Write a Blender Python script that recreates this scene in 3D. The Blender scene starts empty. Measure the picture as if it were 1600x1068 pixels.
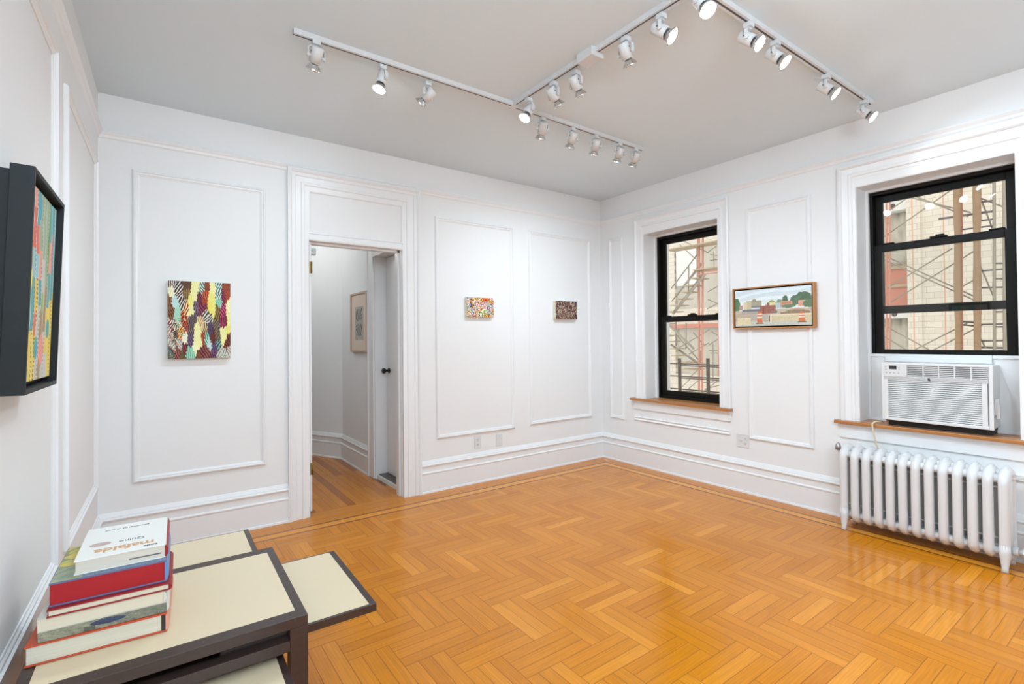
import bpy, bmesh, math, random
import numpy as np
from mathutils import Vector, Matrix

random.seed(7)
rng = np.random.default_rng(11)
SC = bpy.context.scene
COL = SC.collection
PI = math.pi

# ------------------------------------------------------------------ camera
cd = bpy.data.cameras.new('camera')
cam = bpy.data.objects.new('camera', cd)
COL.objects.link(cam)
SC.camera = cam
cd.sensor_width = 36.0
cd.sensor_fit = 'HORIZONTAL'
cd.lens = 779.15 / 1600 * 36
cd.shift_y = -0.00836
cd.clip_start = 0.02
yaw, pit, rol = 0.6253, 0.0117, -0.0096
Fw = Vector((math.sin(yaw) * math.cos(pit), math.cos(yaw) * math.cos(pit), math.sin(pit)))
Rt = Vector((math.cos(yaw), -math.sin(yaw), 0))
Up = Rt.cross(Fw)
R2 = math.cos(rol) * Rt + math.sin(rol) * Up
U2 = -math.sin(rol) * Rt + math.cos(rol) * Up
m = Matrix((R2, U2, -Fw)).transposed().to_4x4()
m.translation = Vector((-4.0968, -3.9537, 1.32))
cam.matrix_world = m

# ------------------------------------------------------------------ view, sky, light levels
SC.view_settings.view_transform = 'Standard'
SC.view_settings.look = 'None'
SC.view_settings.gamma = 1.0
SC.view_settings.use_curve_mapping = False
SC.view_settings.exposure = 0.36

SKY = 1.22            # overcast courtyard sky
LAMP_W = 37.0       # each lit track bulb
LAMP_COL = (0.80, 0.96, 1.09)
HALL_W = 10.0
FILL_W = 88.0       # added unseen fill light behind the camera, evens out the room
fl_ = bpy.data.lights.new('fill_light', 'POINT'); fl_.energy = FILL_W; fl_.shadow_soft_size = 0.5; fl_.color = (0.79, 0.955, 1.09)
fo_ = bpy.data.objects.new('fill_light', fl_); COL.objects.link(fo_); fo_.location = (-3.75, -4.7, 2.3)
w = bpy.data.worlds.new('sky')
SC.world = w
w.use_nodes = True
wn = w.node_tree.nodes
wn['Background'].inputs[0].default_value = (1.0, 0.985, 0.96, 1)
wn['Background'].inputs[1].default_value = SKY

# ------------------------------------------------------------------ materials
def lin(c):
    c = np.asarray(c, float)
    return np.where(c <= 0.04045, c / 12.92, ((c + 0.055) / 1.055) ** 2.4)

def rgb(r, g, b):
    return tuple(lin(np.array([r, g, b]) / 255.0)) + (1.0,)

def mat(name, col, rough=0.5, metal=0.0, spec=0.5, vary=0.0, scale=8.0, bump=0.0, stretch=(1, 1, 1)):
    mt = bpy.data.materials.new(name)
    mt.use_nodes = True
    nt = mt.node_tree
    b = nt.nodes['Principled BSDF']
    b.inputs['Roughness'].default_value = rough
    b.inputs['Metallic'].default_value = metal
    b.inputs['Specular IOR Level'].default_value = spec
    tc = nt.nodes.new('ShaderNodeTexCoord')
    mp = nt.nodes.new('ShaderNodeMapping')
    mp.inputs['Scale'].default_value = stretch
    nz = nt.nodes.new('ShaderNodeTexNoise')
    nz.inputs['Scale'].default_value = scale
    nz.inputs['Detail'].default_value = 4
    nt.links.new(tc.outputs['Object'], mp.inputs['Vector'])
    nt.links.new(mp.outputs['Vector'], nz.inputs['Vector'])
    mx = nt.nodes.new('ShaderNodeMix')
    mx.data_type = 'RGBA'
    v = max(vary, 0.004)
    mx.inputs[6].default_value = tuple(max(0, c * (1 - v)) for c in col[:3]) + (1,)
    mx.inputs[7].default_value = tuple(min(1, c * (1 + v)) for c in col[:3]) + (1,)
    nt.links.new(nz.outputs['Fac'], mx.inputs[0])
    nt.links.new(mx.outputs[2], b.inputs['Base Color'])
    if bump:
        bp = nt.nodes.new('ShaderNodeBump')
        bp.inputs['Strength'].default_value = bump
        bp.inputs['Distance'].default_value = 0.01
        nt.links.new(nz.outputs['Fac'], bp.inputs['Height'])
        nt.links.new(bp.outputs['Normal'], b.inputs['Normal'])
    return mt

def emit_mat(name, col, strength):
    mt = bpy.data.materials.new(name)
    mt.use_nodes = True
    nt = mt.node_tree
    b = nt.nodes['Principled BSDF']
    b.inputs['Base Color'].default_value = col
    b.inputs['Emission Color'].default_value = col
    b.inputs['Emission Strength'].default_value = strength
    return mt

def attr_mat(name, rough=0.6, spec=0.3, bump=0.0):
    mt = bpy.data.materials.new(name)
    mt.use_nodes = True
    nt = mt.node_tree
    b = nt.nodes['Principled BSDF']
    b.inputs['Roughness'].default_value = rough
    b.inputs['Specular IOR Level'].default_value = spec
    a = nt.nodes.new('ShaderNodeAttribute')
    a.attribute_name = 'Col'
    nt.links.new(a.outputs['Color'], b.inputs['Base Color'])
    if bump:
        nz = nt.nodes.new('ShaderNodeTexNoise')
        nz.inputs['Scale'].default_value = 220
        bp = nt.nodes.new('ShaderNodeBump')
        bp.inputs['Strength'].default_value = bump
        bp.inputs['Distance'].default_value = 0.004
        nt.links.new(nz.outputs['Fac'], bp.inputs['Height'])
        nt.links.new(bp.outputs['Normal'], b.inputs['Normal'])
    return mt

def glass_mat(name):
    mt = bpy.data.materials.new(name)
    mt.use_nodes = True
    nt = mt.node_tree
    for n in list(nt.nodes):
        nt.nodes.remove(n)
    out = nt.nodes.new('ShaderNodeOutputMaterial')
    tr = nt.nodes.new('ShaderNodeBsdfTransparent')
    tr.inputs[0].default_value = (0.965, 0.975, 0.97, 1)
    gl = nt.nodes.new('ShaderNodeBsdfGlossy')
    gl.inputs['Roughness'].default_value = 0.015
    fr = nt.nodes.new('ShaderNodeFresnel')
    fr.inputs[0].default_value = 1.45
    mx = nt.nodes.new('ShaderNodeMixShader')
    nt.links.new(fr.outputs[0], mx.inputs[0])
    nt.links.new(tr.outputs[0], mx.inputs[1])
    nt.links.new(gl.outputs[0], mx.inputs[2])
    nt.links.new(mx.outputs[0], out.inputs[0])
    return mt

M = {}
M['wall'] = mat('wall_paint', (0.83, 0.83, 0.825, 1), 0.55, vary=0.008, scale=3, spec=0.3)
M['ceil'] = mat('ceiling_paint', (0.755, 0.855, 0.915, 1), 0.7, vary=0.008, scale=2, spec=0.2)
M['trim'] = mat('trim_gloss_paint', (0.84, 0.84, 0.84, 1), 0.32, vary=0.006, scale=6)
M['white'] = mat('white_enamel', (0.70, 0.70, 0.70, 1), 0.35, vary=0.01)
M['radiator'] = mat('radiator_enamel', (0.70, 0.70, 0.70, 1), 0.3, vary=0.02, scale=30, bump=0.02)
M['plastic'] = mat('white_plastic', (0.72, 0.72, 0.715, 1), 0.4, vary=0.01)
M['greyplastic'] = mat('grey_plastic', rgb(190, 190, 190), 0.4)
M['darkslot'] = mat('dark_slot', rgb(84, 84, 84), 0.6)
M['black'] = mat('black_window_paint', rgb(15, 14, 11), 0.45, vary=0.1, spec=0.2)
M['knob'] = mat('black_knob', rgb(20, 19, 18), 0.3)
M['brass'] = mat('brass', rgb(150, 128, 66), 0.35, metal=0.9, vary=0.1)
M['steel'] = mat('steel', rgb(175, 175, 172), 0.3, metal=0.9)
M['chrome'] = mat('chrome', rgb(215, 215, 215), 0.12, metal=1.0)
M['saddle'] = mat('slate_saddle', rgb(82, 74, 72), 0.35, vary=0.1)
M['oak'] = mat('oak_edge', rgb(176, 116, 62), 0.35, vary=0.22, scale=10, stretch=(1.5, 0.4, 12))
M['oakframe'] = mat('oak_frame', rgb(186, 128, 74), 0.45, vary=0.15, scale=30, stretch=(4, 4, 1))
M['darkwood'] = mat('dark_stained_wood', rgb(60, 46, 42), 0.36, vary=0.25, scale=14, stretch=(1, 6, 6))
M['cream'] = mat('cream_laminate', rgb(222, 203, 170), 0.32, vary=0.012, scale=2)
M['frameblack'] = mat('charcoal_frame', rgb(33, 37, 39), 0.55, vary=0.1, scale=25, spec=0.25)
M['canvas'] = mat('canvas_edge', rgb(226, 219, 198), 0.8, vary=0.03, scale=60)
M['paint'] = attr_mat('painted_surface', 0.55, 0.3, 0.15)
M['print'] = attr_mat('printed_surface', 0.35, 0.4)
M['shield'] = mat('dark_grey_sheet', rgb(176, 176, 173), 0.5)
M['glass'] = glass_mat('window_glass')
M['bulb_on'] = emit_mat('lit_bulb', (1, 0.99, 0.96, 1), 22.0)
M['bulb_off'] = mat('unlit_lens', rgb(205, 205, 205), 0.15, spec=0.6)
M['pages'] = mat('book_pages', rgb(214, 208, 194), 0.8, vary=0.10, scale=40, stretch=(0.3, 0.3, 14))
M['display'] = mat('dark_display', rgb(48, 50, 52), 0.2)
M['shadowpan'] = mat('shaded_pan', rgb(34, 30, 28), 0.6)  # near-black colour carries the shade of the recess under the air conditioner

# ------------------------------------------------------------------ mesh helpers
def tag(o, label=None, cat=None, group=None, kind=None):
    if label: o['label'] = label
    if cat: o['category'] = cat
    if group: o['group'] = group
    if kind: o['kind'] = kind
    return o

def empty(name, loc=(0, 0, 0), rz=0.0, label=None, cat=None, group=None, kind=None):
    o = bpy.data.objects.new(name, None)
    o.empty_display_size = 0.05
    COL.objects.link(o)
    o.location = loc
    o.rotation_euler = (0, 0, rz)
    return tag(o, label, cat, group, kind)

def build(name, bm, mats, parent=None, smooth=False, bevel=0.0, kind=None, weighted=False):
    me = bpy.data.meshes.new(name)
    bmesh.ops.recalc_face_normals(bm, faces=bm.faces[:])
    bm.to_mesh(me)
    bm.free()
    if not isinstance(mats, (list, tuple)):
        mats = [mats]
    for k in mats:
        me.materials.append(k)
    if smooth:
        me.shade_smooth()
    o = bpy.data.objects.new(name, me)
    COL.objects.link(o)
    if parent is not None:
        o.parent = parent
    if bevel > 0:
        b = o.modifiers.new('bevel', 'BEVEL')
        b.width = bevel
        b.segments = 2
        b.limit_method = 'ANGLE'
        b.angle_limit = math.radians(40)
    if kind:
        o['kind'] = kind
    return o

def NB():
    return bmesh.new()

def box(bm, lo, hi, mi=0, mtx=None):
    x0, y0, z0 = lo
    x1, y1, z1 = hi
    vs = [bm.verts.new(c) for c in ((x0, y0, z0), (x1, y0, z0), (x1, y1, z0), (x0, y1, z0),
                                    (x0, y0, z1), (x1, y0, z1), (x1, y1, z1), (x0, y1, z1))]
    if mtx is not None:
        for v in vs: v.co = mtx @ v.co
    for f in ((0, 3, 2, 1), (4, 5, 6, 7), (0, 1, 5, 4), (1, 2, 6, 5), (2, 3, 7, 6), (3, 0, 4, 7)):
        fc = bm.faces.new([vs[i] for i in f])
        fc.material_index = mi
    return vs

def mbox(bm, mp, s0, s1, z0, z1, d0, d1, mi=0):
    """box in wall coordinates"""
    vs = box(bm, (s0, z0, d0), (s1, z1, d1), mi)
    for v in vs: v.co = Vector(mp(*v.co))

def basis(axis):
    a = Vector(axis).normalized()
    t = Vector((0, 0, 1)) if abs(a.z) < 0.95 else Vector((1, 0, 0))
    x = a.cross(t).normalized()
    y = a.cross(x).normalized()
    return a, x, y

def tube(bm, pts, r, n=10, cap=True, mi=0, closed=False, smooth=True):
    """tube along points; r number or list"""
    pts = [Vector(p) for p in pts]
    N = len(pts)
    rs = r if isinstance(r, (list, tuple)) else [r] * N
    rings = []
    prev = None
    for i, p in enumerate(pts):
        if closed:
            d = pts[(i + 1) % N] - pts[i - 1]
        else:
            d = pts[min(i + 1, N - 1)] - pts[max(i - 1, 0)]
        a = d.normalized()
        if prev is None:
            a, x, y = basis(a)
        else:
            x = prev - a * prev.dot(a)
            if x.length < 1e-6:
                _, x, _ = basis(a)
            x.normalize()
            y = a.cross(x)
        prev = x
        rings.append([bm.verts.new(p + (x * math.cos(2 * PI * k / n) + y * math.sin(2 * PI * k / n)) * rs[i]) for k in range(n)])
    rng_ = range(N) if closed else range(N - 1)
    for i in rng_:
        A, B = rings[i], rings[(i + 1) % N]
        for k in range(n):
            f = bm.faces.new((A[k], A[(k + 1) % n], B[(k + 1) % n], B[k]))
            f.smooth = smooth
            f.material_index = mi
    if cap and not closed:
        for rr in (rings[0], rings[-1]):
            f = bm.faces.new(rr)
            f.material_index = mi
    return rings

def lathe(bm, prof, origin, axis, n=20, mi=0, mis=None):
    """prof: list of (along, radius)"""
    o = Vector(origin)
    a, x, y = basis(axis)
    rings = []
    for (t, r) in prof:
        if r < 1e-6:
            rings.append([bm.verts.new(o + a * t)])
        else:
            rings.append([bm.verts.new(o + a * t + (x * math.cos(2 * PI * k / n) + y * math.sin(2 * PI * k / n)) * r) for k in range(n)])
    for i in range(len(rings) - 1):
        A, B = rings[i], rings[i + 1]
        for k in range(n):
            if len(A) == 1 and len(B) == 1: continue
            if len(A) == 1: vs = (A[0], B[(k + 1) % n], B[k])
            elif len(B) == 1: vs = (A[k], A[(k + 1) % n], B[0])
            else: vs = (A[k], A[(k + 1) % n], B[(k + 1) % n], B[k])
            f = bm.faces.new(vs)
            f.smooth = True
            f.material_index = mis[i] if mis else mi
    for rr in (rings[0], rings[-1]):
        if len(rr) > 1:
            bm.faces.new(rr).material_index = mi

def sweep(bm, path, prof, mp, closed=False, mi=0):
    """path in a plane (a,b); prof list of (u to the right of the path, w off the plane); mp(a,b,w)->xyz"""
    P = [Vector(p) for p in path]
    N = len(P)
    rings = []
    for i in range(N):
        if closed or 0 < i < N - 1:
            d0 = (P[i] - P[i - 1]).normalized()
            d1 = (P[(i + 1) % N] - P[i]).normalized()
        elif i == 0:
            d0 = d1 = (P[1] - P[0]).normalized()
        else:
            d0 = d1 = (P[-1] - P[-2]).normalized()
        n0 = Vector((d0.y, -d0.x)); n1 = Vector((d1.y, -d1.x))
        mt = (n0 + n1)
        mt = mt / max(1e-6, mt.length)
        k = 1 / max(0.2, mt.dot(n0))
        rings.append([bm.verts.new(mp(P[i].x + mt.x * k * u, P[i].y + mt.y * k * u, w_)) for (u, w_) in prof])
    n = len(prof)
    for i in (range(N) if closed else range(N - 1)):
        A, B = rings[i], rings[(i + 1) % N]
        for k in range(n):
            f = bm.faces.new((A[k], A[(k + 1) % n], B[(k + 1) % n], B[k]))
            f.material_index = mi
    if not closed:
        bm.faces.new(rings[0]); bm.faces.new(rings[-1])

def painting(name, parent, corner, ex, ez, nx, ny, func, material):
    """finely divided painted panel: corner + u*ex + v*ez (v down), colour per cell from func(u,v) sRGB 0..255"""
    u = (np.arange(nx) + 0.5) / nx
    v = (np.arange(ny) + 0.5) / ny
    U, V = np.meshgrid(u, v)
    C = np.clip(func(U, V), 0, 255) / 255.0
    C = lin(C)
    c = np.array(corner, float); ex = np.array(ex, float); ez = np.array(ez, float)
    gu, gv = np.meshgrid(np.linspace(0, 1, nx + 1), np.linspace(0, 1, ny + 1))
    co = c + gu[..., None] * ex + gv[..., None] * ez
    me = bpy.data.meshes.new(name)
    idx = np.arange((nx + 1) * (ny + 1)).reshape(ny + 1, nx + 1)
    faces = np.stack([idx[:-1, :-1], idx[1:, :-1], idx[1:, 1:], idx[:-1, 1:]], -1).reshape(-1, 4)
    me.from_pydata(co.reshape(-1, 3).tolist(), [], faces.tolist())
    at = me.color_attributes.new('Col', 'FLOAT_COLOR', 'CORNER')
    cc = np.repeat(C.reshape(-1, 3), 4, axis=0)
    cc = np.concatenate([cc, np.ones((len(cc), 1))], 1).astype(np.float32)
    at.data.foreach_set('color', cc.ravel())
    me.materials.append(material)
    o = bpy.data.objects.new(name, me)
    COL.objects.link(o)
    o.parent = parent
    return o

def text_mesh(name, body, size, mtx, material, parent, extrude=0.0003, bold=0.0):
    cu = bpy.data.curves.new(name, 'FONT')
    cu.body = body
    cu.size = size
    cu.extrude = extrude
    cu.offset = bold
    cu.align_x = 'CENTER'
    tmp = bpy.data.objects.new(name + '_curve', cu)
    COL.objects.link(tmp)
    bpy.context.view_layer.update()
    me = bpy.data.meshes.new_from_object(tmp.evaluated_get(bpy.context.evaluated_depsgraph_get()))
    bpy.data.objects.remove(tmp)
    me.name = name
    me.materials.clear()
    me.materials.append(material)
    me.transform(mtx)
    o = bpy.data.objects.new(name, me)
    COL.objects.link(o)
    o.parent = parent
    return o

# wall coordinate maps: s along the wall, z height, d out of the wall into the room
def MB(s, z, d): return (s, -d, z)
def MR(s, z, d): return (-d, s, z)
LX, LA = -4.366, 0.0227
def ML(s, z, d): return (LX + LA * s + d, s - LA * d, z)

HC = 2.862       # ceiling height
HR = 2.635       # top of picture rail
YF = -5.3        # front wall behind the camera

# ------------------------------------------------------------------ floor
def floor_material():
    mt = bpy.data.materials.new('oak_parquet')
    mt.use_nodes = True
    nt = mt.node_tree
    N, Lk = nt.nodes, nt.links
    b = N['Principled BSDF']
    at = N.new('ShaderNodeAttribute'); at.attribute_name = 'Col'     # r random, g u metres, b v fraction
    uv = N.new('ShaderNodeUVMap'); uv.uv_map = 'UVMap'
    uv2 = N.new('ShaderNodeUVMap'); uv2.uv_map = 'edge'
    sep = N.new('ShaderNodeSeparateXYZ')
    Lk.new(uv2.outputs[0], sep.inputs[0])
    ramp = N.new('ShaderNodeValToRGB')
    e = ramp.color_ramp.elements
    e[0].position = 0.0; e[0].color = rgb(132, 72, 8)
    k = e.new(0.12); k.color = rgb(198, 118, 18)
    e[-1].position = 1.0; e[-1].color = rgb(230, 152, 50)
    k = e.new(0.88); k.color = rgb(226, 145, 40)
    k = e.new(0.35); k.color = rgb(207, 126, 23)
    k = e.new(0.75); k.color = rgb(213, 132, 28)
    sc = N.new('ShaderNodeSeparateColor')
    Lk.new(at.outputs['Color'], sc.inputs[0])
    Lk.new(sc.outputs[0], ramp.inputs[0])
    # grain
    mp = N.new('ShaderNodeMapping'); mp.inputs['Scale'].default_value = (5, 70, 1)
    Lk.new(uv.outputs[0], mp.inputs[0])
    nz = N.new('ShaderNodeTexNoise'); nz.inputs['Scale'].default_value = 1.0; nz.inputs['Detail'].default_value = 5
    nz.inputs['Distortion'].default_value = 0.6
    Lk.new(mp.outputs[0], nz.inputs[0])
    mp2 = N.new('ShaderNodeMapping'); mp2.inputs['Scale'].default_value = (2.2, 16, 1)
    Lk.new(uv.outputs[0], mp2.inputs[0])
    wv = N.new('ShaderNodeTexWave'); wv.wave_type = 'BANDS'; wv.bands_direction = 'Y'
    wv.inputs['Scale'].default_value = 1.6; wv.inputs['Distortion'].default_value = 7; wv.inputs['Detail'].default_value = 3
    Lk.new(mp2.outputs[0], wv.inputs[0])
    g1 = N.new('ShaderNodeMapRange'); g1.inputs[3].default_value = 0.88; g1.inputs[4].default_value = 1.09
    Lk.new(nz.outputs['Fac'], g1.inputs[0]); g1.inputs[1].default_value = 0.3; g1.inputs[2].default_value = 0.7
    g2 = N.new('ShaderNodeMapRange'); g2.inputs[3].default_value = 0.94; g2.inputs[4].default_value = 1.03
    Lk.new(wv.outputs['Fac'], g2.inputs[0])
    gm = N.new('ShaderNodeMath'); gm.operation = 'MULTIPLY'
    Lk.new(g1.outputs[0], gm.inputs[0]); Lk.new(g2.outputs[0], gm.inputs[1])
    # seams: edge UV holds distance (metres) to the strip's edges
    mn = N.new('ShaderNodeMath'); mn.operation = 'MINIMUM'
    Lk.new(sep.outputs[0], mn.inputs[0]); Lk.new(sep.outputs[1], mn.inputs[1])
    sm = N.new('ShaderNodeMapRange'); sm.interpolation_type = 'SMOOTHSTEP'
    sm.inputs[1].default_value = 0.0002; sm.inputs[2].default_value = 0.0021
    sm.inputs[3].default_value = 0.34; sm.inputs[4].default_value = 1.0
    Lk.new(mn.outputs[0], sm.inputs[0])
    gm2 = N.new('ShaderNodeMath'); gm2.operation = 'MULTIPLY'
    Lk.new(gm.outputs[0], gm2.inputs[0]); Lk.new(sm.outputs[0], gm2.inputs[1])
    mul = N.new('ShaderNodeVectorMath'); mul.operation = 'SCALE'
    Lk.new(ramp.outputs[0], mul.inputs[0]); Lk.new(gm2.outputs[0], mul.inputs['Scale'])
    # varnished oak: deepen and warm
    hs = N.new('ShaderNodeHueSaturation'); hs.inputs['Saturation'].default_value = 1.0; hs.inputs['Value'].default_value = FLOOR_VAL
    Lk.new(mul.outputs[0], hs.inputs['Color'])
    Lk.new(hs.outputs[0], b.inputs['Base Color'])
    b.inputs['Roughness'].default_value = 0.2
    b.inputs['Specular IOR Level'].default_value = 0.30
    rr = N.new('ShaderNodeMapRange'); rr.inputs[3].default_value = 0.10; rr.inputs[4].default_value = 0.20
    Lk.new(nz.outputs['Fac'], rr.inputs[0]); Lk.new(rr.outputs[0], b.inputs['Roughness'])
    tc = N.new('ShaderNodeTexCoord')
    big = N.new('ShaderNodeTexNoise'); big.inputs['Scale'].default_value = 5; big.inputs['Detail'].default_value = 2
    Lk.new(tc.outputs['Object'], big.inputs[0])
    bp = N.new('ShaderNodeBump'); bp.inputs['Strength'].default_value = 0.12; bp.inputs['Distance'].default_value = 0.02
    Lk.new(big.outputs['Fac'], bp.inputs['Height'])
    bp2 = N.new('ShaderNodeBump'); bp2.inputs['Strength'].default_value = 0.25; bp2.inputs['Distance'].default_value = 0.0015
    Lk.new(gm2.outputs[0], bp2.inputs['Height']); Lk.new(bp.outputs['Normal'], bp2.inputs['Normal'])
    Lk.new(bp2.outputs['Normal'], b.inputs['Normal'])
    return mt

FLOOR_VAL = 1.0
class Floor:
    def __init__(self):
        self.v = []; self.f = []; self.uv = []; self.ed = []; self.c = []
    def plank(self, x0, y0, x1, y1, along, clip=None, rnd=None, dark=0.0):
        """axis aligned strip; along 0 = x, 1 = y"""
        cx0, cy0, cx1, cy1 = x0, y0, x1, y1
        if clip:
            cx0, cy0 = max(x0, clip[0]), max(y0, clip[1]); cx1, cy1 = min(x1, clip[2]), min(y1, clip[3])
            if cx1 - cx0 < 1e-4 or cy1 - cy0 < 1e-4: return
        r = 0.12 + 0.76 * random.random() if rnd is None else rnd
        ou, ov = random.uniform(0, 50), random.uniform(0, 50)
        xm, ym = (cx0 + cx1) / 2, (cy0 + cy1) / 2
        # split in four so the edge distance interpolates
        for (a0, b0, a1, b1) in ((cx0, cy0, xm, ym), (xm, cy0, cx1, ym), (xm, ym, cx1, cy1), (cx0, ym, xm, cy1)):
            n = len(self.v)
            q = ((a0, b0), (a1, b0), (a1, b1), (a0, b1))
            self.v += [(x, y, 0) for x, y in q]
            self.f.append((n, n + 1, n + 2, n + 3))
            for x, y in q:
                self.uv.append((x - x0 + ou, y - y0 + ov) if along == 0 else (y - y0 + ou, x - x0 + ov))
                self.ed.append((min(abs(x - cx0), abs(cx1 - x)), min(abs(y - cy0), abs(cy1 - y))))
                self.c.append((r, 0, 0, 1))
    def make(self, name, material):
        me = bpy.data.meshes.new(name)
        me.from_pydata(self.v, [], self.f)
        for nm, dat in (('UVMap', self.uv), ('edge', self.ed)):
            l = me.uv_layers.new(name=nm)
            l.data.foreach_set('uv', np.array(dat, np.float32).ravel())
        a = me.color_attributes.new('Col', 'FLOAT_COLOR', 'CORNER')
        a.data.foreach_set('color', np.array(self.c, np.float32).ravel())
        me.materials.append(material)
        o = bpy.data.objects.new(name, me)
        COL.objects.link(o)
        o['kind'] = 'structure'
        return o

FL = Floor()
W = 0.1755
X0, Y0 = -3.0925, -2.2195
BXL, BXR, BY = -4.30 + 0.05, -0.265, -0.295
clip = (-4.60, YF, BXR, BY)
for i in range(-9, 18):
    for j in range(-19, 13):
        k = (i + j) % 4
        x, y = X0 + i * W, Y0 + j * W
        if k == 0:
            for s_ in range(3): FL.plank(x, y + s_ * W / 3, x + 2 * W, y + (s_ + 1) * W / 3, 0, clip)
        elif k == 2:
            for s_ in range(3): FL.plank(x + s_ * W / 3, y, x + (s_ + 1) * W / 3, y + 2 * W, 1, clip)
# border strips along the back wall and the window wall
def border(a, b, c0, c1, along, rnd):
    L_ = 1.1
    t = a
    while t < b:
        t2 = min(b, t + L_ * random.uniform(0.7, 1.3))
        r = min(1, max(0, rnd + random.uniform(-0.12, 0.12)))
        if along == 0: FL.plank(t, c0, t2, c1, 0, None, r)
        else: FL.plank(c0, t, c1, t2, 1, None, r)
        t = t2
border(-4.6, -0.0, -0.10, 0.0, 0, 0.45)
border(-4.6, -0.095, -0.19, -0.10, 0, 0.35)
border(-4.6, -0.17, -0.206, -0.19, 0, -0.5)
border(-4.6, -0.185, -0.28, -0.206, 0, 0.97)
border(-4.6, -0.25, -0.295, -0.28, 0, -0.5)
border(YF, -0.10, -0.09, 0.0, 1, 0.4)
border(YF, -0.19, -0.168, -0.09, 1, 0.3)
border(YF, -0.206, -0.182, -0.168, 1, -0.5)
border(YF, -0.28, -0.25, -0.182, 1, 0.97)
border(YF, -0.295, -0.265, -0.25, 1, -0.5)
# doorway board and hall boards
border(-3.20, -2.30, 0.0, 0.07, 0, 0.45)
x = -4.0
while x < -2.0:
    y = 0.07 - random.uniform(0, 0.5)
    while y < 3.6:
        y2 = y + random.uniform(0.6, 1.3)
        FL.plank(x, y, x + 0.062, y2, 1, (-4.0, 0.07, -2.05, 3.6), random.uniform(0, 0.6))
        y = y2
    x += 0.062
FL.make('floor', floor_material())

# ------------------------------------------------------------------ walls and ceiling
def rect_wall(name, mp, s0, s1, zt, th, holes, material):
    """wall slab with rectangular holes (s0,s1,z0,z1)"""
    bm = NB()
    xs = sorted({s0, s1} | {h[0] for h in holes} | {h[1] for h in holes})
    for a, b in zip(xs[:-1], xs[1:]):
        hs = [h for h in holes if h[0] <= a + 1e-6 and h[1] >= b - 1e-6]
        z = 0.0
        for h in sorted(hs, key=lambda q: q[2]):
            if h[2] > z: mbox(bm, mp, a, b, z, h[2], -th, 0)
            z = h[3]
        mbox(bm, mp, a, b, z, zt, -th, 0)
    bmesh.ops.remove_doubles(bm, verts=bm.verts[:], dist=1e-5)
    return build(name, bm, material, kind='structure')

DS0, DS1, DZ = -3.133, -2.372, 2.095
W1 = (-1.436, -0.611, 0.70, 2.385)
W2 = (-3.330, -2.512, 0.71, 2.385)
ZT = HC + 0.1
rect_wall('wall_back', MB, -4.6, 0.0, ZT, 0.13, [(DS0, DS1, 0, DZ)], M['wall'])
rect_wall('wall_right', MR, YF, 0.13, ZT, 0.40, [W2, W1], M['wall'])
bm = NB(); mbox(bm, ML, YF - 0.1, 0.0, 0, ZT, -0.1, 0); build('wall_left', bm, M['wall'], kind='structure')
bm = NB(); box(bm, (-4.65, YF - 0.12, 0), (0.4, YF, ZT)); build('wall_front', bm, M['wall'], kind='structure')
bm = NB(); box(bm, (-4.65, YF - 0.12, HC), (0.05, 0.05, HC + 0.1)); build('ceiling', bm, M['ceil'], kind='structure')

# baseboards: (height, depth) profile
BASE = [(0, 0), (0.0, 0.028), (0.014, 0.026), (0.016, 0.020), (0.158, 0.020), (0.166, 0.024), (0.172, 0.024), (0.180, 0.014),
        (0.222, 0.014), (0.226, 0.022), (0.236, 0.026), (0.243, 0.022), (0.245, 0.016), (0.250, 0.016), (0.256, 0.013), (0.274, 0.004), (0.276, 0)]
def base_piece(bm, mp, s0, s1):
    A = [bm.verts.new(mp(s0, z, d)) for z, d in BASE]
    B = [bm.verts.new(mp(s1, z, d)) for z, d in BASE]
    for i in range(len(BASE)):
        j = (i + 1) % len(BASE)
        bm.faces.new((A[i], A[j], B[j], B[i]))
    bm.faces.new(A); bm.faces.new(B)
bm = NB(); base_piece(bm, MB, -4.36, -3.286); base_piece(bm, MB, -2.237, 0.0); build('baseboard_back', bm, M['trim'], kind='structure')
bm = NB(); base_piece(bm, MR, YF, 0.0); build('baseboard_right', bm, M['trim'], kind='structure')
bm = NB(); base_piece(bm, ML, YF, 0.0); build('baseboard_left', bm, M['trim'], kind='structure')

# picture rail
RAIL = [(HR, 0), (HR, 0.022), (HR - 0.012, 0.026), (HR - 0.024, 0.018), (HR - 0.030, 0.012), (HR - 0.044, 0.008), (HR - 0.052, 0)]
def rail_piece(n, mp, segs):
    bm = NB()
    for s0, s1 in segs:
        A = [bm.verts.new(mp(s0, z, d)) for z, d in RAIL]
        B = [bm.verts.new(mp(s1, z, d)) for z, d in RAIL]
        for i in range(len(RAIL)):
            j = (i + 1) % len(RAIL)
            bm.faces.new((A[i], A[j], B[j], B[i]))
        bm.faces.new(A); bm.faces.new(B)
    build('trim_%d' % n, bm, M['trim'], kind='structure')
rail_piece(4, MB, [(-4.366, 0.0)])
rail_piece(5, MR, [(YF, 0.0)])
rail_piece(6, ML, [(YF, 0.0)])

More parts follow.
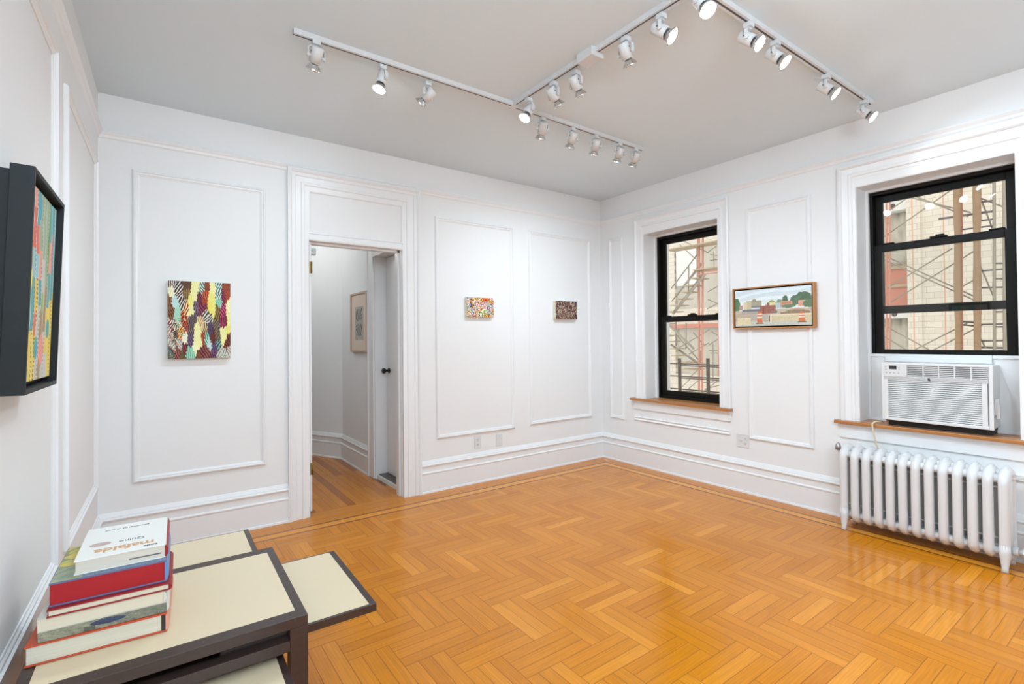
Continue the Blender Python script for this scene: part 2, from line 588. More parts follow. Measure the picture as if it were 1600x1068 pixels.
# applied panel mouldings (one frame each)
PAN = [(0, 0), (0.0, 0.007), (0.006, 0.016), (0.014, 0.018), (0.018, 0.011), (0.026, 0.011), (0.031, 0.006), (0.036, 0.004), (0.036, 0)]
TN = [10]
def panel(mp, s0, s1, z0, z1):
    bm = NB()
    sweep(bm, [(s0, z0), (s0, z1), (s1, z1), (s1, z0)], PAN, mp, closed=True)
    build('trim_%d' % TN[0], bm, M['trim'], kind='structure'); TN[0] += 1
panel(MB, -4.197, -3.432, 0.438, 2.42)
panel(MB, -2.073, -1.222, 0.450, 2.412)
panel(MB, -1.030, -0.175, 0.462, 2.41)
panel(MR, -0.325, -0.125, 0.450, 2.41)
panel(MR, -2.210, -1.695, 0.460, 2.408)
panel(MR, -4.60, -3.62, 0.460, 2.408)
panel(ML, -1.205, -0.15, 0.465, 2.40)
panel(ML, -4.9, -1.43, 0.480, 2.43)

# door casing with transom panel
CAS = [(0, 0), (0, 0.034), (0.016, 0.038), (0.026, 0.030), (0.030, 0.022), (0.052, 0.022), (0.058, 0.016), (0.094, 0.014),
       (0.100, 0.020), (0.116, 0.020), (0.122, 0.013), (0.150, 0.012), (0.150, 0)]
bm = NB()
sweep(bm, [(-3.286, 0), (-3.286, 2.612), (-2.226, 2.612), (-2.226, 0)], CAS, MB)
build('trim_30', bm, M['trim'], kind='structure')
bm = NB()
sweep(bm, [(-3.136, 2.135), (-3.136, 2.462), (-2.376, 2.462), (-2.376, 2.135)],
      [(0, 0), (0, 0.012), (0.010, 0.010), (0.016, 0.003), (0.016, 0)], MB, closed=True)
mbox(bm, MB, -3.137, -2.374, 2.090, 2.112, 0.0, 0.016)
mbox(bm, MB, -3.137, -2.374, 2.112, 2.134, 0.0, 0.009)
build('trim_31', bm, M['trim'], kind='structure')
# jamb lining
bm = NB()
mbox(bm, MB, DS0 - 0.001, DS0 + 0.0, 0, DZ, -0.13, 0.012)
mbox(bm, MB, DS1 - 0.010, DS1 + 0.012, 0, DZ, -0.15, 0.012)
mbox(bm, MB, DS1 - 0.026, DS1 - 0.008, 0, DZ, -0.11, -0.055)
mbox(bm, MB, DS0, DS1, DZ - 0.012, DZ + 0.004, -0.15, 0.010)
mbox(bm, MB, DS0, DS1, DZ - 0.028, DZ - 0.010, -0.11, -0.055)
build('trim_32', bm, M['trim'], kind='structure')

# room door: folded back into the hall, only its hinge edge shows
d1 = empty('door_1', (-3.131, 0.03, 0), kind='structure')
bm = NB(); box(bm, (-0.020, 0, 0.03), (0.022, 0.74, 2.075)); build('door_leaf', bm, M['trim'], d1, bevel=0.002)
for z0 in (1.838, 0.305):
    bm = NB(); box(bm, (-0.014, -0.003, z0), (0.0195, 0.002, z0 + 0.09))
    tube(bm, [(0.024, -0.004, z0), (0.024, -0.004, z0 + 0.09)], 0.005, 8)
    build('hinge', bm, M['brass'], d1)
bm = NB(); box(bm, (0.0225, 0.012, 1.985), (0.062, 0.062, 2.035)); box(bm, (0.03, 0.008, 2.005), (0.05, 0.012, 2.025))
build('latch_box', bm, M['steel'], d1, bevel=0.004)

# ------------------------------------------------------------------ hall beyond the door
HPATH = [(-2.36, 0.13), (-2.36, 1.72), (-2.583, 2.171), (-3.25, 3.45)]
bm = NB()
def poly_wall(bm, pts, z0, z1, th):
    for (a, b) in zip(pts[:-1], pts[1:]):
        A, B = Vector(a), Vector(b)
        d = (B - A).normalized(); n = Vector((d.y, -d.x))
        q = [A, B, B + n * th, A + n * th]
        lo = [bm.verts.new((p.x, p.y, z0)) for p in q]; hi = [bm.verts.new((p.x, p.y, z1)) for p in q]
        bm.faces.new(lo); bm.faces.new(hi)
        for i in range(4):
            bm.faces.new((lo[i], lo[(i + 1) % 4], hi[(i + 1) % 4], hi[i]))
poly_wall(bm, [(-2.36, 0.705), (-2.36, 1.72), (-2.583, 2.171), (-3.25, 3.45)], 0, 2.75, 0.2)
poly_wall(bm, [(-2.36, 0.10), (-2.36, 0.705)], 2.14, 2.75, 0.2)
poly_wall(bm, [(-2.36, 0.10), (-2.36, 0.15)], 0, 2.14, 0.2)
build('wall_hall_right', bm, M['wall'], kind='structure')
bm = NB(); box(bm, (-4.0, 0.13, 0), (-3.9, 3.6, 2.75)); build('wall_hall_left', bm, M['wall'], kind='structure')
bm = NB(); box(bm, (-3.9, 3.45, 0), (-3.0, 3.55, 2.75)); build('wall_hall_end', bm, M['wall'], kind='structure')
bm = NB(); box(bm, (-4.0, 0.13, 2.70), (-2.0, 3.6, 2.8)); build('ceiling_hall', bm, M['ceil'], kind='structure')
bm = NB()
sweep(bm, [(-2.36, 0.83), (-2.36, 1.72), (-2.583, 2.171), (-3.2, 3.36)], [(-d, z) for z, d in BASE], lambda a, b, c: (a, b, c))
build('baseboard_hall', bm, M['trim'], kind='structure')
# closet door in the hall's right wall
MH = lambda s, z, d: (-2.36 - d, s, z)
bm = NB()
sweep(bm, [(0.02, 0), (0.02, 2.27), (0.855, 2.27), (0.855, 0)],
      [(0, 0), (0, 0.026), (0.02, 0.026), (0.03, 0.018), (0.10, 0.014), (0.11, 0.020), (0.145, 0.018), (0.145, 0)], MH)
mbox(bm, MH, 0.690, 0.712, 0, 2.14, -0.20, 0.004)
mbox(bm, MH, 0.15, 0.712, 2.126, 2.145, -0.20, 0.004)
mbox(bm, MH, 0.672, 0.692, 0.04, 2.126, -0.20, -0.152)
build('trim_40', bm, M['trim'], kind='structure')
d2 = empty('door_2', (-2.25, 0.40, 0.045), kind='structure')
bm = NB()
box(bm, (0.0, -0.25, 0.0), (0.036, 0.285, 2.075))
build('door_leaf', bm, M['trim'], d2, bevel=0.002)
bm = NB()
lathe(bm, [(0, 0.0), (0, 0.026), (0.006, 0.027), (0.012, 0.012), (0.03, 0.010), (0.036, 0.018), (0.046, 0.026), (0.060, 0.027), (0.070, 0.020), (0.073, 0.0)],
      (0.0, 0.225, 0.985), (-1, 0, 0))
build('door_knob', bm, M['knob'], d2)
bm = NB(); box(bm, (-2.352, 0.15, 0.0), (-2.335, 0.72, 0.036)); build('trim_41', bm, M['trim'], kind='structure')
bm = NB(); box(bm, (-2.335, 0.15, 0.0), (-2.16, 0.69, 0.042)); build('trim_42', bm, M['saddle'], kind='structure')
bm = NB(); box(bm, (-2.2, 0.1, 0.0), (-2.1, 0.8, 2.3)); build('wall_closet', bm, M['wall'], kind='structure')

# hall ceiling lamp light
hl = bpy.data.lights.new('hall_light', 'POINT'); hl.energy = HALL_W; hl.shadow_soft_size = 0.12; hl.color = (0.96, 0.97, 0.96)
ho = bpy.data.objects.new('hall_light', hl); COL.objects.link(ho); ho.location = (-3.2, 1.7, 2.45)

# ------------------------------------------------------------------ windows
WC = [(0, 0), (0, 0.030), (0.014, 0.034), (0.022, 0.026), (0.026, 0.018), (0.064, 0.014), (0.070, 0.020), (0.086, 0.020), (0.092, 0.012), (0.1095, 0.012), (0.1095, 0)]
def window_trim(n, ys, zb, y_sl, y_sr):
    s1, s0, _, zt = ys[1], ys[0], 0, ys[3]
    bm = NB()
    o = 0.110
    sweep(bm, [(s0 - o, zb), (s0 - o, zt + 0.165), (s1 + o, zt + 0.165), (s1 + o, zb)], WC, MR)
    # extra plain head board between casing and opening
    mbox(bm, MR, s0 - 0.0005, s1 + 0.0005, zt + 0.0005, zt + 0.0552, 0.0005, 0.0105)
    build('trim_%d' % n, bm, M['trim'], kind='structure')
    # reveal lining (white) with a stop bead
    bm = NB()
    mbox(bm, MR, s1 - 0.004, s1 - 0.0003, zb, zt, -0.178, 0.0085)
    mbox(bm, MR, s0 + 0.0003, s0 + 0.004, zb, zt, -0.178, 0.0085)
    mbox(bm, MR, s0 + 0.0045, s1 - 0.0045, zt - 0.004, zt - 0.0003, -0.1775, 0.0080)
    mbox(bm, MR, s1 - 0.022, s1 - 0.0045, zb + 0.001, zt - 0.0045, -0.1775, -0.150)
    mbox(bm, MR, s0 + 0.0045, s0 + 0.022, zb + 0.001, zt - 0.0045, -0.1775, -0.150)
    mbox(bm, MR, s0 + 0.0225, s1 - 0.0225, zt - 0.022, zt - 0.0045, -0.1775, -0.1505)
    build('trim_%d' % (n + 1), bm, M['trim'], kind='structure')
    # apron, bed mould and under-panel mouldings
    bm = NB()
    a0, a1 = y_sr + 0.02, y_sl - 0.02
    if True:
        prof = [(zb - 0.022, 0), (zb - 0.022, 0.036), (zb - 0.030, 0.034), (zb - 0.040, 0.024), (zb - 0.048, 0.020), (zb - 0.050, 0.014),
                (0.585, 0.014), (0.585, 0.0)]
        A = [bm.verts.new(MR(a0, z, d)) for z, d in prof]; B = [bm.verts.new(MR(a1, z, d)) for z, d in prof]
        for i in range(len(prof)):
            j = (i + 1) % len(prof); bm.faces.new((A[i], A[j], B[j], B[i]))
        bm.faces.new(A); bm.faces.new(B)
    build('trim_%d' % (n + 2), bm, M['trim'], kind='structure')
    bm = NB()
    sweep(bm, [(a0, 0.468), (a0, 0.506), (a1, 0.506), (a1, 0.468)], [(0, 0), (0, 0.012), (0.004, 0.016), (0.010, 0.014), (0.019, 0.008), (0.019, 0)], MR, closed=True)
    build('trim_%d' % (n + 3), bm, M['trim'], kind='structure')
window_trim(50, W1, W1[2], -0.445, -1.553)
window_trim(60, W2, W2[2], -2.366, -3.48)

def rail4(bm, y0, y1, z0, z1, xs, wl, wr, wb, wt):
    """sash: four members in one mesh"""
    x0, x1 = xs
    box(bm, (x0, y0, z0), (x1, y0 + wr, z1)); box(bm, (x0, y1 - wl, z0), (x1, y1, z1))
    box(bm, (x0, y0 + wr, z0), (x1, y1 - wl, z0 + wb)); box(bm, (x0, y0 + wr, z1 - wt), (x1, y1 - wl, z1))

def window(n, ys, sill_y, zmeet, low_shift):
    y0, y1, z0, z1 = ys
    root = empty('window_%d' % n, (0, 0, 0), kind='structure')
    # outer frame
    bm = NB(); rail4(bm, y0, y1, z0, z1, (0.180, 0.30), 0.040, 0.040, 0.035, 0.045)
    rail4(bm, y0 + 0.038, y1 - 0.038, z0 + 0.03, z1 - 0.04, (0.262, 0.272), 0.012, 0.012, 0.012, 0.012)
    build('window_frame', bm, M['black'], root, bevel=0.003)
    # upper (outer) sash
    bm = NB(); rail4(bm, y0 + 0.040, y1 - 0.040, zmeet - 0.035, z1 - 0.045, (0.234, 0.260), 0.045, 0.045, 0.055, 0.050)
    build('upper_sash', bm, M['black'], root, bevel=0.003)
    bm = NB(); box(bm, (0.246, y0 + 0.084, zmeet + 0.018), (0.249, y1 - 0.084, z1 - 0.094))
    build('glass_pane', bm, M['glass'], root)
    # lower (inner) sash
    lz0, lz1 = z0 + 0.035 + low_shift, zmeet + 0.022 + low_shift
    bm = NB(); rail4(bm, y0 + 0.036, y1 - 0.036, lz0, lz1, (0.196, 0.226), 0.052, 0.052, 0.046 if low_shift == 0 else 0.036, 0.052)
    build('lower_sash', bm, M['black'], root, bevel=0.003)
    bm = NB(); box(bm, (0.209, y0 + 0.086, lz0 + 0.035), (0.212, y1 - 0.086, lz1 - 0.050))
    build('glass_pane', bm, M['glass'], root)
    ym = (y0 + y1) / 2
    bm = NB(); box(bm, (0.186, ym - 0.045, lz1), (0.224, ym + 0.045, lz1 + 0.012)); box(bm, (0.190, ym - 0.03, lz1 + 0.012), (0.215, ym + 0.015, lz1 + 0.022))
    box(bm, (0.193, y1 - 0.16, lz1), (0.222, y1 - 0.085, lz1 + 0.010)); box(bm, (0.193, y0 + 0.085, lz1), (0.222, y0 + 0.16, lz1 + 0.010))
    build('sash_lock', bm, M['black'], root, bevel=0.003)
    # oak stool
    bm = NB(); box(bm, (-0.060, sill_y[0], z0 - 0.022), (0.0, sill_y[1], z0)); box(bm, (0.0, y0 + 0.001, z0 - 0.022), (0.182, y1 - 0.001, z0 + 0.001))
    build('window_stool', bm, M['oak'], root, bevel=0.004)
    return root
window(1, W1, (-1.553, -0.445), 1.515, 0.0)
window(2, W2, (-3.48, -2.366), 1.515, 0.441)

# ------------------------------------------------------------------ building and scaffold across the courtyard
def facade_mat():
    mt = bpy.data.materials.new('beige_block')
    mt.use_nodes = True
    nt = mt.node_tree; N, Lk = nt.nodes, nt.links
    b = N['Principled BSDF']; b.inputs['Roughness'].default_value = 0.9
    tc = N.new('ShaderNodeTexCoord')
    sp = N.new('ShaderNodeSeparateXYZ'); cb = N.new('ShaderNodeCombineXYZ')
    Lk.new(tc.outputs['Object'], sp.inputs[0])
    Lk.new(sp.outputs[1], cb.inputs[0]); Lk.new(sp.outputs[2], cb.inputs[1])
    br = N.new('ShaderNodeTexBrick')
    br.inputs['Scale'].default_value = 1.0
    br.inputs['Brick Width'].default_value = 0.30; br.inputs['Row Height'].default_value = 0.145
    br.inputs['Mortar Size'].default_value = 0.005; br.inputs['Bias'].default_value = -0.2
    br.inputs['Color1'].default_value = rgb(231, 224, 210); br.inputs['Color2'].default_value = rgb(222, 213, 197)
    br.inputs['Mortar'].default_value = rgb(194, 184, 166)
    Lk.new(cb.outputs[0], br.inputs[0])
    nz = N.new('ShaderNodeTexNoise'); nz.inputs['Scale'].default_value = 1.3; nz.inputs['Detail'].default_value = 6
    Lk.new(tc.outputs['Object'], nz.inputs[0])
    mr = N.new('ShaderNodeMapRange'); mr.inputs[3].default_value = 0.86; mr.inputs[4].default_value = 1.08
    Lk.new(nz.outputs['Fac'], mr.inputs[0])
    ml = N.new('ShaderNodeVectorMath'); ml.operation = 'SCALE'
    Lk.new(br.outputs[0], ml.inputs[0]); Lk.new(mr.outputs[0], ml.inputs['Scale'])
    Lk.new(ml.outputs[0], b.inputs['Base Color'])
    return mt
M['facade'] = facade_mat()
M['pier'] = mat('cream_pier', rgb(236, 222, 196), 0.9, vary=0.05, scale=6)
M['sheet'] = mat('plastic_sheet', rgb(196, 190, 176), 0.35, vary=0.16, scale=3, stretch=(1, 5, 1))
M['whitesheet'] = mat('white_sheet', rgb(232, 232, 230), 0.5, vary=0.05)
M['redoxide'] = mat('red_oxide_steel', rgb(204, 138, 116), 0.6, vary=0.18, scale=9)
M['pink'] = mat('faded_red_rope', rgb(232, 178, 156), 0.8)
M['galv'] = mat('galvanised_tube', rgb(158, 150, 134), 0.5, vary=0.1)
M['darksteel'] = mat('dark_painted_steel', rgb(72, 58, 40), 0.5, vary=0.15)
M['ledger'] = mat('grey_ledger', rgb(108, 104, 104), 0.5)
M['plank'] = mat('scaffold_plank', rgb(184, 168, 140), 0.8, vary=0.12, scale=12)
M['burlap'] = mat('brown_wrap', rgb(158, 130, 102), 0.9, vary=0.18, scale=12, bump=0.3)
M['orangepanel'] = mat('orange_panel', rgb(206, 138, 116), 0.7, vary=0.12, scale=4)
M['beamwhite'] = mat('pale_concrete', rgb(222, 222, 218), 0.8, vary=0.05)
M['hole'] = mat('dark_hole', rgb(92, 84, 76), 0.9)

bld = empty('building', (11.5, 2, -4), label='beige block building with open bays and concrete lintels across the courtyard', cat='building')
bx = bld.location
def bl(name, bm, mt_, **k):
    for v in bm.verts: v.co = v.co - Vector(bx)
    return build(name, bm, mt_, bld, **k)
bm = NB()
box(bm, (11.5, -14, -4), (12.0, 0.133, 12)); box(bm, (11.5, 3.2, -4), (12.0, 5.66, 12)); box(bm, (11.5, 7.4, -4), (12.0, 18, 12))
box(bm, (11.5, 5.66, 4.62), (12.0, 7.4, 12)); box(bm, (11.5, 5.66, 1.72), (12.0, 7.4, 2.35)); box(bm, (11.5, 5.66, -4), (12.0, 7.4, 0.0))
bl('block_wall', bm, M['facade'])
bm = NB(); box(bm, (11.44, 0.133, -4), (12.0, 0.415, 12)); bl('pier', bm, M['facade'])
for z0, z1 in ((4.54, 4.80), (1.77, 1.98), (-1.05, -0.82)):
    bm = NB(); box(bm, (11.46, 0.20, z0), (12.0, 3.2, z1)); o = bl('lintel', bm, M['beamwhite'])
    for yh in (0.70, 1.02, 1.5, 2.0):
        bm = NB(); lathe(bm, [(0, 0.0), (0, 0.062), (0.015, 0.062), (0.015, 0)], (11.462 - 11.5, yh - 2, (z0 + z1) / 2 + 4), (-1, 0, 0), 16)
        build('hole', bm, M['hole'], o)
bm = NB()
n = 40
for (za, zb) in ((3.13, 4.54), (-0.85, 1.77)):
    rows = []
    for iz in range(9):
        rows.append([bm.verts.new((11.80 + 0.05 * math.sin(iy * 0.9 + iz * 1.3) + 0.03 * math.sin(iy * 2.3 - iz), 0.40 + 2.85 * iy / n, za + (zb - za) * iz / 8)) for iy in range(n + 1)])
    for A, B in zip(rows[:-1], rows[1:]):
        for k in range(n): bm.faces.new((A[k], A[k + 1], B[k + 1], B[k])).smooth = True
o = bl('plastic_sheet', bm, M['sheet'])
md = o.modifiers.new('solid', 'SOLIDIFY'); md.thickness = 0.01
bm = NB(); box(bm, (11.72, 0.40, 1.98), (11.80, 3.2, 3.10)); bl('infill_panel', bm, M['orangepanel'])
for z0 in (3.06, 2.58): 
    bm = NB(); box(bm, (11.66, 0.40, z0), (11.72, 3.2, z0 + 0.08)); bl('batten', bm, M['plank'])
bm = NB(); box(bm, (11.62, 5.66, -0.1), (11.66, 7.4, 4.62)); bl('curtain_sheet', bm, M['sheet'])
bm = NB(); box(bm, (11.55, 6.52, 3.2), (11.58, 7.36, 4.55)); bl('curtain_sheet', bm, M['whitesheet'])
bm = NB(); box(bm, (11.40, 5.4, 1.66), (11.5, 7.5, 1.80)); bl('lintel', bm, M['orangepanel'])
# courtyard ground
bm = NB(); box(bm, (0.4, -14, -4.2), (12, 18, -4.0)); build('ground', bm, M['beamwhite'], kind='structure')

def P3(x, p): return (x, p[0], p[1])
def scaffold(name, loc, label, spec):
    root = empty(name, loc, label=label, cat='scaffold')
    L0 = Vector(loc)
    for kind, x, r, mt_, segs in spec:
        for s in segs:
            a, b = P3(x, s[0]), P3(x, s[1])
            bm = NB()
            if kind in ('tread', 'platform'):
                wd = 0.55 if kind == 'tread' else 0.5
                box(bm, (x - wd / 2, min(a[1], b[1]), min(a[2], b[2]) - r), (x + wd / 2, max(a[1], b[1]), max(a[2], b[2]) + r * 0.5 if kind == 'tread' else min(a[2], b[2]) + r))
            elif kind == 'wrapped_post':
                A, B = Vector(a), Vector(b)
                B = B + (B - A) * 1.3; A = A - (B - A) * 0.2
                n_ = 40
                tube(bm, [A + (B - A) * i / n_ for i in range(n_ + 1)], [r * (0.78 + 0.24 * abs(math.sin(i * 0.42 + x + A.y)) + 0.05 * math.sin(i * 2.7)) for i in range(n_ + 1)], 12)
            else:
                A, B = Vector(a), Vector(b)
                if kind == 'brace':
                    e = (B - A); A = A - e * 0.25; B = B + e * (0.9 if A.y > 4.4 and A.y < 4.6 and abs(e.y) > 0.3 else 0.22)
                if kind in ('post', 'ladder_post'):
                    e = (B - A).normalized(); A = A - e * 2.0; B = B + e * 3.0
                tube(bm, [A, B], r, 8)
            for v in bm.verts: v.co -= L0
            build(kind, bm, M[mt_], root)
    return root

rungsA = [((5.89 + 0.002 * k, 4.2 - 0.3 * k), (5.81 + 0.002 * k, 4.19 - 0.3 * k)) for k in range(16)]
scaffold('scaffolding', (9, 5.2, -4), 'scaffold stair tower with red posts and zigzag steps seen through the left window', [
    ('ladder_post', 9.0, 0.024, 'redoxide', [((5.88, 4.324), (5.917, 0.02)), ((5.803, 4.311), (5.839, 0.018))]),
    ('ladder_rung', 9.0, 0.012, 'redoxide', rungsA),
    ('post', 9.0, 0.030, 'redoxide', [((4.704, 4.397), (4.775, -0.009)), ((4.606, 3.058), (4.66, 0.4))]),
    ('post', 9.01, 0.016, 'redoxide', [((4.761, 4.194), (4.764, 3.395)), ((4.064, 4.3), (4.09, 3.2))]),
    ('handrail', 9.25, 0.020, 'galv', [((5.886, 2.882), (4.877, 3.891)), ((5.859, 2.484), (4.822, 3.549)), ((5.706, 2.614), (4.793, 3.505)), ((5.24, 3.508), (5.268, 2.69)), ((4.87, 3.407), (4.89, 3.115)), ((5.69, 2.613), (5.697, 2.166)), ((4.905, 3.09), (4.928, 2.635)), ((5.733, 1.428), (4.837, 0.534)), ((5.363, 1.774), (5.376, 0.984)), ((5.726, 1.845), (5.739, 1.07)), ((5.116, 1.477), (4.765, 1.103)), ((4.863, 0.932), (4.869, 0.562))]),
    ('stringer', 9.2, 0.035, 'galv', [((5.764, 2.127), (4.738, 3.178)), ((5.881, 1.099), (4.902, 0.532))]),
    ('stringer', 8.8, 0.035, 'galv', [((5.503, 2.045), (4.401, 3.128)), ((5.728, 1.771), (4.798, 0.989))]),
    ('tread', 9.0, 0.022, 'plank', [((4.83, 3.06), (4.563, 3.06)), ((5.031, 2.865), (4.758, 2.865)), ((5.19, 2.684), (4.912, 2.684)), ((5.383, 2.501), (5.099, 2.501)), ((5.547, 2.31), (5.259, 2.31)), ((5.731, 2.125), (5.437, 2.125)), ((5.942, 1.763), (5.728, 1.763)), ((5.948, 1.4), (5.804, 1.4)), ((5.807, 1.204), (5.579, 1.204)), ((5.705, 0.986), (5.393, 0.986)), ((5.533, 0.781), (5.362, 0.781)), ((5.365, 0.574), (4.998, 0.574)), ((5.15, 0.379), (4.776, 0.379))]),
    ('platform', 9.0, 0.016, 'plank', [((4.765, 3.30), (4.0, 3.30)), ((5.734, 4.03), (4.0, 4.03))]),
    ('ledger', 8.8, 0.016, 'redoxide', [((4.60, 3.205), (4.0, 3.205)), ((4.60, 3.14), (4.0, 3.14))]),
    ('brace', 9.4, 0.014, 'galv', [((5.567, 4.161), (5.188, 3.801)), ((5.339, 4.235), (4.786, 3.918)), ((4.608, 3.904), (4.172, 4.122)), ((4.493, 3.755), (4.054, 3.64)), ((4.495, 3.611), (4.055, 3.602)), ((4.493, 3.755), (4.484, 3.36)), ((4.567, 2.738), (4.065, 2.95)), ((4.605, 2.227), (4.073, 2.452)), ((4.573, 2.396), (4.092, 2.158)), ((5.598, 1.07), (4.823, 1.472)), ((5.259, 0.868), (4.796, 1.103)), ((4.574, 1.16), (4.114, 1.433)), ((4.508, 1.439), (4.117, 1.214)), ((5.27, 0.17), (4.903, 0.475)), ((5.797, -0.366), (5.443, -0.044)), ((5.378, -0.245), (4.974, 0.086)), ((4.578, 0.935), (4.122, 0.941)), ((4.562, 0.935), (4.574, 0.179)), ((4.548, 0.852), (4.153, 0.859)), ((4.782, -0.03), (4.136, 0.04)), ((4.721, -0.195), (4.137, -0.015)), ((4.948, -0.355), (4.531, -0.042))]),
])
rungsB = [((0.075 + 0.003 * k, 4.3 - 0.26 * k), (0.014 + 0.003 * k, 4.3 - 0.26 * k)) for k in range(16)]
scaffold('scaffolding', (9, -0.8, -4), 'scaffold frames with wrapped brown poles and crossed braces seen through the right window', [
    ('post', 9.0, 0.018, 'redoxide', [((0.074, 4.291), (0.12, 0.9)), ((0.013, 4.277), (0.06, 0.9)), ((-1.185, 4.326), (-1.14, 0.9)), ((-1.368, 4.373), (-1.33, 0.9))]),
    ('ladder_post', 9.0, 0.026, 'galv', [((-1.656, 4.296), (-1.61, 0.9)), ((-1.792, 4.26), (-1.75, 0.9))]),
    ('ladder_rung', 9.0, 0.012, 'redoxide', rungsB),
    ('wrapped_post', 8.92, 0.064, 'burlap', [((-1.135, 4.337), (-1.10, 0.9)), ((-1.425, 4.363), (-1.385, 0.9))]),
    ('ledger', 9.0, 0.016, 'ledger', [((-1.454, 4.265), (-1.666, 4.238)), ((-1.47, 3.896), (-1.674, 3.895)), ((-1.446, 3.704), (-1.657, 3.687)), ((-1.436, 3.542), (-1.655, 3.536)), ((-1.157, 3.419), (-1.653, 3.411)), ((-1.408, 2.564), (-1.76, 2.56)), ((-1.403, 2.236), (-1.781, 2.217)), ((-1.397, 1.865), (-1.749, 1.859)), ((-1.392, 1.519), (-1.744, 1.52)), ((-1.387, 1.197), (-1.739, 1.203)), ((-1.635, 2.685), (-1.768, 2.668)), ((-1.631, 2.391), (-1.764, 2.377)), ((-1.621, 1.756), (-1.754, 1.753)), ((-1.617, 1.47), (-1.75, 1.467)), ((-1.121, 1.589), (-1.322, 1.563)), ((-1.149, 1.521), (-1.321, 1.497))]),
    ('ledger', 9.2, 0.022, 'ledger', [((-0.768, 3.741), (-1.622, 3.723)), ((-0.703, 0.98), (-1.344, 0.993)), ((-1.338, 1.069), (-1.71, 1.063)), ((-1.337, 0.993), (-1.709, 1.007))]),
    ('brace', 9.1, 0.014, 'galv', [((0.007, 4.107), (-0.321, 4.313)), ((0.014, 3.614), (-1.037, 4.296)), ((-0.221, 4.337), (-1.097, 3.855)), ((-0.387, 4.297), (-1.096, 3.788)), ((-1.476, 3.857), (-1.599, 3.384)), ((-1.485, 3.967), (-1.726, 3.782)), ((0.193, 2.325), (-0.782, 2.944)), ((0.038, 2.07), (-1.074, 2.806)), ((0.183, 3.016), (-1.057, 2.18)), ((0.024, 3.005), (-1.058, 2.257)), ((-0.269, 0.962), (-1.046, 1.456)), ((-0.563, 0.946), (-1.292, 1.422)), ((0.209, 1.316), (-0.302, 0.942)), ((0.03, 1.44), (-0.689, 0.949)), ((-1.416, 2.666), (-1.592, 2.071)), ((-1.381, 1.298), (-1.454, 1.092)), ((-1.16, 2.191), (-1.302, 2.093)), ((-1.176, 2.314), (-1.306, 2.396))]),
])
for (y, lab) in ((-0.21, 'thin faded red safety rope hanging left of the brick wall middle in the right window'),
                 (-0.75, 'thin faded red safety rope hanging nearest the wrapped pole in the right window')):
    bm = NB(); tube(bm, [(9.6, y, -3.9), (9.6, y, 8)], 0.011, 6)
    tag(build('safety_rope', bm, M['pink']), lab, 'rope')
gr = empty('guardrail', (2.6, 0.4, -4), label='dark steel guardrail with two posts low in the left window', cat='railing')
for y0, z1 in ((0.704, 1.007), (0.227, 1.019)):
    bm = NB(); box(bm, (2.38 - 2.6, y0 - 0.4 - 0.018, 0), (2.416 - 2.6, y0 - 0.4 + 0.018, z1 + 4)); build('post', bm, M['darksteel'], gr)
for x, ya, yb, zs in ((2.43, 1.6, -0.6, (0.922, 0.732, 0.536)), (3.4, 1.41, 0.3, (0.832, 0.616, 0.39))):
    for z in zs:
        bm = NB(); tube(bm, [(x - 2.6, ya - 0.4, z + 4), (x - 2.6, yb - 0.4, z + 4)], 0.010, 8); build('rail', bm, M['darksteel'], gr)
bm = NB(); box(bm, (3.38 - 2.6, 0.704 - 0.4 - 0.5, 0), (3.42 - 2.6, 0.704 - 0.4 - 0.46, 4.85)); build('post', bm, M['darksteel'], gr)

# ------------------------------------------------------------------ track lighting
ZR = HC - 0.026
trk = empty('lighting_track', (-2.18, -1.34, HC), label='white H-shaped ceiling track carrying the row of spotlights', cat='light track')
def rail_obj(a, b):
    A, B = Vector(a), Vector(b)
    d = (B - A).normalized(); n = Vector((-d.y, d.x))
    bm = NB()
    def bar(w0, w1, z0, z1, mi, ext=0.0):
        q = [A + n * w0, A + n * w1, B + n * w1, B + n * w0]
        lo = [bm.verts.new((p.x, p.y, z0)) for p in q]; hi = [bm.verts.new((p.x, p.y, z1)) for p in q]
        for f in ((lo[0], lo[1], lo[2], lo[3]), (hi[0], hi[1], hi[2], hi[3])): bm.faces.new(f).material_index = mi
        for i in range(4): bm.faces.new((lo[i], lo[(i + 1) % 4], hi[(i + 1) % 4], hi[i])).material_index = mi
    bar(-0.018, -0.0055, ZR, HC, 0); bar(0.0055, 0.018, ZR, HC, 0); bar(-0.0054, 0.0054, ZR + 0.0008, HC, 1)  # dark strip fills the slot, its shade put into the colour
    for v in bm.verts: v.co -= trk.location
    build('rail', bm, [M['white'], M['darkslot']], trk)
rail_obj((-3.53, -1.345), (-2.20, -1.345)); rail_obj((-2.16, -1.335), (-0.875, -1.315))
rail_obj((-2.185, -1.37), (-2.175, -2.66)); rail_obj((-2.16, -2.69), (-0.27, -2.70)); rail_obj((-3.6, -2.69), (-2.20, -2.69))
for (cx_, cy_, sx, sy) in ((-2.18, -1.345, 0.022, 0.022), (-2.18, -2.69, 0.022, 0.022)):
    bm = NB(); box(bm, (cx_ - sx, cy_ - sy - 0.006, ZR), (cx_ + sx, cy_ + sy + 0.006, HC))
    for v in bm.verts: v.co -= trk.location
    build('connector', bm, M['white'], trk, bevel=0.002)
bm = NB(); box(bm, (-2.225, -2.10, ZR - 0.022), (-2.135, -1.98, HC))
for v in bm.verts: v.co -= trk.location
build('feed_box', bm, M['white'], trk, bevel=0.004)
bm = NB(); box(bm, (-3.30, -1.322, HC - 0.014), (-3.10, -1.312, HC))
for v in bm.verts: v.co -= trk.location
build('connector', bm, M['white'], trk, bevel=0.002)

